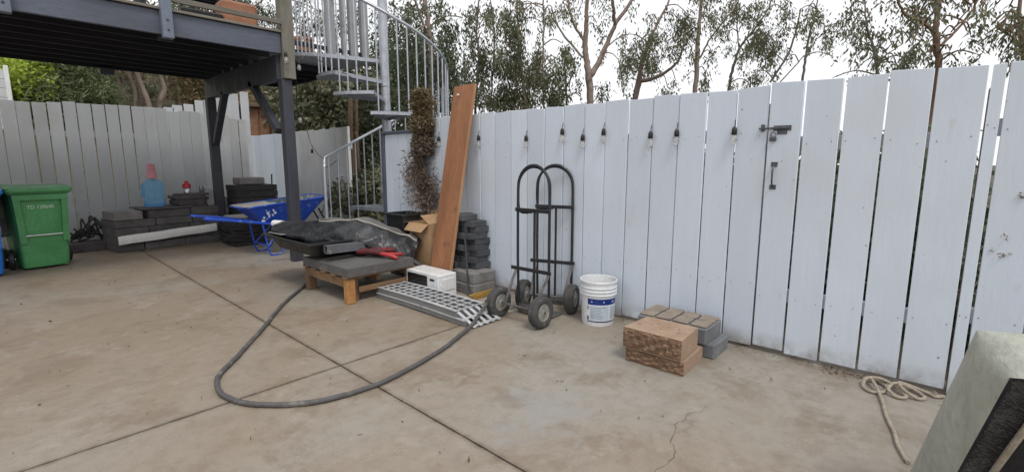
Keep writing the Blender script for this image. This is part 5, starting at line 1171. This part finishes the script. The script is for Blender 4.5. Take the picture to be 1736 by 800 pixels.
euc('dense bushy dark eucalyptus left of the forked tree', 12.5,
    [[(892, 190, 7), (888, 150, 7), (882, 100, 6), (878, 50, 5), (876, -10, 4)], [(888, 150, 4), (915, 120, 3), (940, 100, 2)], [(922, 190, 3), (920, 120, 3), (922, 50, 3), (921, -10, 2.5)]],
    [(872, 60, 18, 28, 1.8), (880, 100, 26, 28, 2.0), (862, 132, 24, 24, 1.9), (900, 130, 24, 24, 1.8), (885, 165, 36, 20, 2.0), (912, 92, 16, 20, 1.5), (935, 130, 18, 22, 1.3), (948, 102, 14, 18, 1.0), (862, 28, 14, 20, 1.4), (885, 22, 10, 20, 1.0), (930, 160, 22, 18, 1.4), (855, 165, 20, 20, 1.6), (922, 40, 7, 26, .5), (928, 20, 12, 12, .8), (912, 12, 14, 8, .7), (848, 85, 8, 20, .7)], leaf='leaf_euc', dens=1.05, auto=1)
euc('light green leafed eucalyptus in front of the forked trunk', 12,
    [[(962, 185, 4), (960, 150, 4), (958, 110, 3)], [(960, 150, 2.5), (975, 120, 2)]],
    [(962, 88, 14, 14, 1.3), (970, 105, 12, 14, 1.1), (955, 120, 14, 16, 1.0), (965, 150, 16, 18, 1.0), (945, 165, 14, 14, 1.1), (978, 130, 8, 16, .7), (985, 165, 6, 12, .5)], leaf='leaf_euc_light', bark='bark_grey')

euc('tall eucalyptus seen over the deck behind the planter', 17,
    [[(380, 200, 9), (378, 120, 9), (376, 60, 8), (372, 10, 7), (370, -60, 5)], [(376, 60, 4), (420, 20, 3), (460, -10, 2)], [(376, 70, 4), (330, 30, 3), (290, 0, 2)]],
    [(330, 20, 30, 22, 1.4), (370, 25, 30, 24, 1.4), (410, 22, 30, 24, 1.4), (450, 25, 26, 24, 1.3), (300, 5, 30, 18, 1.2), (500, 20, 24, 26, 1.3), (540, 30, 26, 26, 1.3), (575, 40, 22, 26, 1.2), (395, -10, 60, 18, 1.0), (610, 20, 20, 30, 1)], leaf='leaf_dark', dens=.7, auto=1)

def bush(name, label, blobs, m, n, L, W, droop=0.0, group=None, kind=None, stems=True, up=0.0, cat='shrub', stem_m='bark_grey', xmin=None):
    """blobs: (x, y, z, rx, ry, rz) ellipsoids filled mostly near their skin"""
    P = []; vol = [b[3]*b[4]+b[4]*b[5]+b[3]*b[5] for b in blobs]; tot = sum(vol)
    for b, v in zip(blobs, vol):
        k = int(n*v/tot); d = rng.normal(size=(k, 3)); d /= np.linalg.norm(d, axis=1)[:, None]
        lump = 1+.13*np.sin(d[:, 0]*7+b[0]*3)+.13*np.sin(d[:, 1]*9+b[1])+.12*np.sin(d[:, 2]*8+b[2]*5)
        rad = (1-.45*rng.random(k)**2.0)*lump
        P.append(np.array(b[:3])+d*rad[:, None]*np.array(b[3:6]))
    P = np.concatenate(P)
    if xmin: P = P[P[:, 0] > xmin]
    if kind == 'stuff':
        o = leaf_obj(name, P, L, W, droop, m, up=up); return tag(o, label, cat, kind='stuff')
    c = np.mean([b[:3] for b in blobs], axis=0); r = thing(name, (c[0], c[1], ground_z(c[0], c[1])), label, cat, group)
    leaf_obj('crown' if cat == 'tree' else 'foliage', P, L, W, droop, m, r, up=up)
    s = MB(); bz = ground_z(c[0], c[1])-.1
    for b in blobs[:6]: s.tube(bez([(c[0]+random.gauss(0, .1), c[1]+random.gauss(0, .1), bz), (b[0]*.5+c[0]*.5, b[1]*.5+c[1]*.5, (b[2]+bz)*.5), (b[0], b[1], b[2]+b[5]*.5)], 4), [.05]*4+[.035]*4+[.012], 6)
    s.build('trunk' if cat == 'tree' else 'stem', stem_m, r)
    return r
def pblob(px, py, dist, r, rz=None, ry=None): p = at(px, py, dist); return (p.x, p.y, p.z, r, ry or r, rz or r)

# ivy bank behind the side fence
bush('ivy_hedge', 'thick grey green ivy hedge behind the side fence and stair', [pblob(520, 170, 12, .8), pblob(560, 160, 11.5, .8), pblob(600, 165, 11, .75), pblob(540, 210, 12, .9), pblob(590, 215, 11.5, .8), pblob(500, 175, 13.6, .7), pblob(485, 165, 14.4, .7), pblob(515, 225, 13, .7), pblob(570, 250, 11.5, .9)], 'leaf_ivy', 17000, .11, .07, .5, cat='hedge', xmin=4.85)
bush('leafy_shrub', 'leafy pale green shrub seen between the stair rail balusters', [pblob(615, 330, 9.6, .45), pblob(640, 315, 9.6, .42), pblob(630, 345, 9.4, .5), pblob(600, 345, 9.8, .45)], 'leaf_ivy', 6500, .10, .045, .4)
bush('dark_evergreen', 'dark evergreen shrub behind the spiral stair pole', [pblob(630, 190, 10.5, .7), pblob(660, 200, 10.5, .7), pblob(690, 190, 10.8, .75), pblob(640, 240, 10.2, .6), pblob(630, 280, 10.2, .55), pblob(700, 150, 11.5, .8), pblob(670, 130, 11.5, .8), pblob(640, 140, 11.5, .6)], 'leaf_dark', 14000, .09, .035, .3)
bush('dark_evergreen', 'tall dark tree mass behind the upper stair balusters', [pblob(690, 60, 13.5, .9), pblob(700, 110, 13, .9), pblob(672, 90, 13.5, .8), pblob(710, 140, 13, .8), pblob(735, 150, 13, .8)], 'leaf_dark', 9000, .11, .035, .8, cat='tree')
# slim brown trunks beside the fence end
for k, (xa, xb, w, lb) in enumerate([(594, 600, .055, 'slim reddish brown trunk beside the end of the side fence, left of a pair'), (604, 610, .035, 'thinner brown trunk beside the end of the side fence, right of a pair')]):
    a, b = at(xb, 372, 9.7), at(xa, 168, 9.7); a.z = -.05
    r = thing('cut_trunk', a, lb, 'tree trunk', 'cut trunks by the side fence')
    t_ = MB(); t_.tube(bez([a, a.lerp(b, .3)+Vector((.02, 0, 0)), a.lerp(b, .7)-Vector((.015, 0, 0)), b], 6), [w*1.25]*7+[w]*6+[w*.9]*6, 9); t_.build('trunk', 'bark_brown', r)
    leaf_obj('bark_tufts', [tuple(a.lerp(b, random.random()**.7)+Vector((random.gauss(0, w*.8), random.gauss(0, w*.8), 0))) for _ in range(160)], .07, .02, 1, 'leaf_brown', r)['kind'] = 'stuff'
# left background
bush('conifer', 'feathery dark green conifer rising behind the back fence', [pblob(105, 150, 15, .75), pblob(130, 140, 15, .75), pblob(105, 120, 15.3, .55), pblob(150, 165, 15, .65), pblob(110, 185, 14.8, .8), pblob(165, 185, 15, .5), pblob(135, 115, 15.4, .6), pblob(85, 170, 15, .35)], 'leaf_conifer', 16000, .17, .022, .2, cat='tree')
bush('lime_tree', 'bright yellow green tree at the left edge behind the fence', [pblob(30, 135, 15.0, .6), pblob(52, 120, 14.6, .4), pblob(50, 155, 14.6, .4), pblob(15, 105, 15.5, .6), pblob(40, 168, 15.5, .5), pblob(40, 110, 15.6, .45), pblob(-40, 120, 16, 1.0)], 'leaf_lime', 9000, .11, .045, .4, cat='tree')
hs_ = thing('white_house', at(0, 200, 14.2), 'corner of a white clad house at the left edge', 'house')
hb = at(17, 140, 14.2)
for k in range(9): MB().box((hb.x-1.5, hb.y+.1, 1.60+k*.182), (3.0, .05, .176), .005).build('siding_board', 'house_white', hs_)
MB().box((hb.x-.03, hb.y+.06, 2.35), (.07, .09, 1.75), .005).build('corner_trim', 'white_vinyl', hs_)
MB().box((hb.x-1.55, hb.y+.9, 1.2), (2.9, 1.5, 3.9), .01).build('wall', 'house_white', hs_)
for k, (x0, y0, x1, y1, w, d) in enumerate([(208, 185, 192, 112, 8, 16), (219, 185, 206, 115, 6, 16.5), (230, 188, 216, 118, 9, 15.5), (254, 185, 230, 120, 11, 15.2), (243, 186, 226, 122, 6, 16.8), (270, 180, 272, 124, 11, 15.6), (192, 178, 152, 112, 5, 15.8), (300, 178, 292, 125, 6, 17), (320, 175, 324, 130, 7, 16.6)]):
    names = ['first', 'second', 'third', 'fourth', 'fifth', 'sixth', 'leftmost slanting', 'seventh', 'eighth']
    b0, b1 = at(x0, y0, d), at(x1, y1, d); b0z = Vector((b0.x, b0.y, min(b0.z, ground_z(b0.x, b0.y))-.2)); d_ = (b1-b0)
    r = thing('woodland_tree', b0z, '%s tan trunk from the left in the woods under the deck' % names[k] if k != 6 else 'thin pale trunk leaning left in the woods under the deck', 'tree', 'trunks in the woods')
    MB().tube(bez([b0z, b0, b0+d_*.5+Vector((random.gauss(0, .06), 0, 0)), b1, b1+d_*1.2], 5), [w*d/816*.30]*10+[w*d/816*.26]*6+[w*d/816*.2]*5, 8).build('trunk', 'bark_pink', r)
    leaf_obj('crown', [tuple(b1+d_*random.uniform(.3, 1.6)+Vector((random.gauss(0, .5), random.gauss(0, .5), random.gauss(0, .3)))) for _ in range(700)], .15, .04, 1, 'leaf_euc', r)
und = []
for k in range(26):
    x = random.uniform(175, 345); d = random.uniform(19, 23); und.append(pblob(x, random.uniform(128, 185), d, random.uniform(.35, .7)))
bush('woodland_brush', 'brown and green brush covering the bank behind the back fence', und, 'leaf_brown', 14000, .14, .05, .2, kind='stuff', cat='undergrowth')
und2 = [pblob(random.uniform(170, 340), random.uniform(125, 185), random.uniform(18, 21), random.uniform(.3, .5)) for _ in range(9)]
bush('woodland_ferns', 'dark green ferny growth scattered on the wooded bank', und2, 'leaf_dark', 4500, .13, .04, .2, kind='stuff', cat='undergrowth')
# brown shed with leaf strewn roof
sh = thing('brown_shed', at(440, 260, 14.5), 'small brown shed wall with leaf strewn roof above the side fence', 'shed')
a, b, c_, d_ = at(408, 186, 14.5), at(500, 190, 14.2), at(408, 260, 14.5), at(500, 260, 14.2)
a.z = b.z = 2.72; bk2 = Vector((.9, 2.0, 0)); c_ = Vector((a.x, a.y, .2)); d_ = Vector((b.x, b.y, .2))
MB().prism([a, b, d_, c_], bk2).build('wall', 'brown_wall', sh, smooth=None)
MB().prism([a+Vector((-.15, -.15, .0)), b+Vector((.15, -.15, .0)), b+Vector((.15, -.15, .07)), a+Vector((-.15, -.15, .07))], bk2*1.15+Vector((0, 0, .8))).build('roof', 'leaf_litter', sh, smooth=None)
for k in range(5): MB().beam(c_.lerp(d_, .1+k*.2)+Vector((-.02, -.03, 0)), a.lerp(b, .1+k*.2)+Vector((-.02, -.03, 0)), .04, .03).build('batten', 'brown_wall', sh)
leaf_obj('roof_leaves', [tuple(a.lerp(b, random.random())+bk2*random.random()*1.1+Vector((0, 0, .07))) if False else tuple((lambda s_: a.lerp(b, random.random()*1.1-.05)+(bk2*1.15+Vector((0, 0, .8)))*s_+Vector((0, -.1, .09+abs(random.gauss(0, .07)))))(random.random())) for _ in range(2500)], .13, .05, 0, 'leaf_brown', sh)
bush('dry_brush', 'brown dry brush heaped on the bank behind the deck post', [pblob(350, 150, 16, .6), pblob(330, 150, 17, .6), pblob(385, 150, 16.5, .8), pblob(420, 150, 17, .8), pblob(450, 150, 17, .8)], 'leaf_brown', 8000, .13, .05, .2)
# undergrowth just beyond the gate and fence
ug2 = [(random.uniform(5.0, 7.5), random.uniform(-2.5, 4.0), random.uniform(1.0, 1.5), .35, .35, .28) for _ in range(26)]
bush('tall_weeds', 'taller leafy weeds showing through the upper fence gaps', ug2, 'leaf_euc', 6000, .11, .04, .3, kind='stuff', cat='undergrowth')
ug = [(random.uniform(4.4, 6.5), random.uniform(-2.2, 4.2), random.uniform(.2, 1.0), .45, .5, random.uniform(.35, .6)) for _ in range(46)]
bush('undergrowth', 'dark leafy undergrowth growing behind the white fence', ug, 'leaf_dark', 30000, .12, .05, .2, kind='stuff', cat='undergrowth')
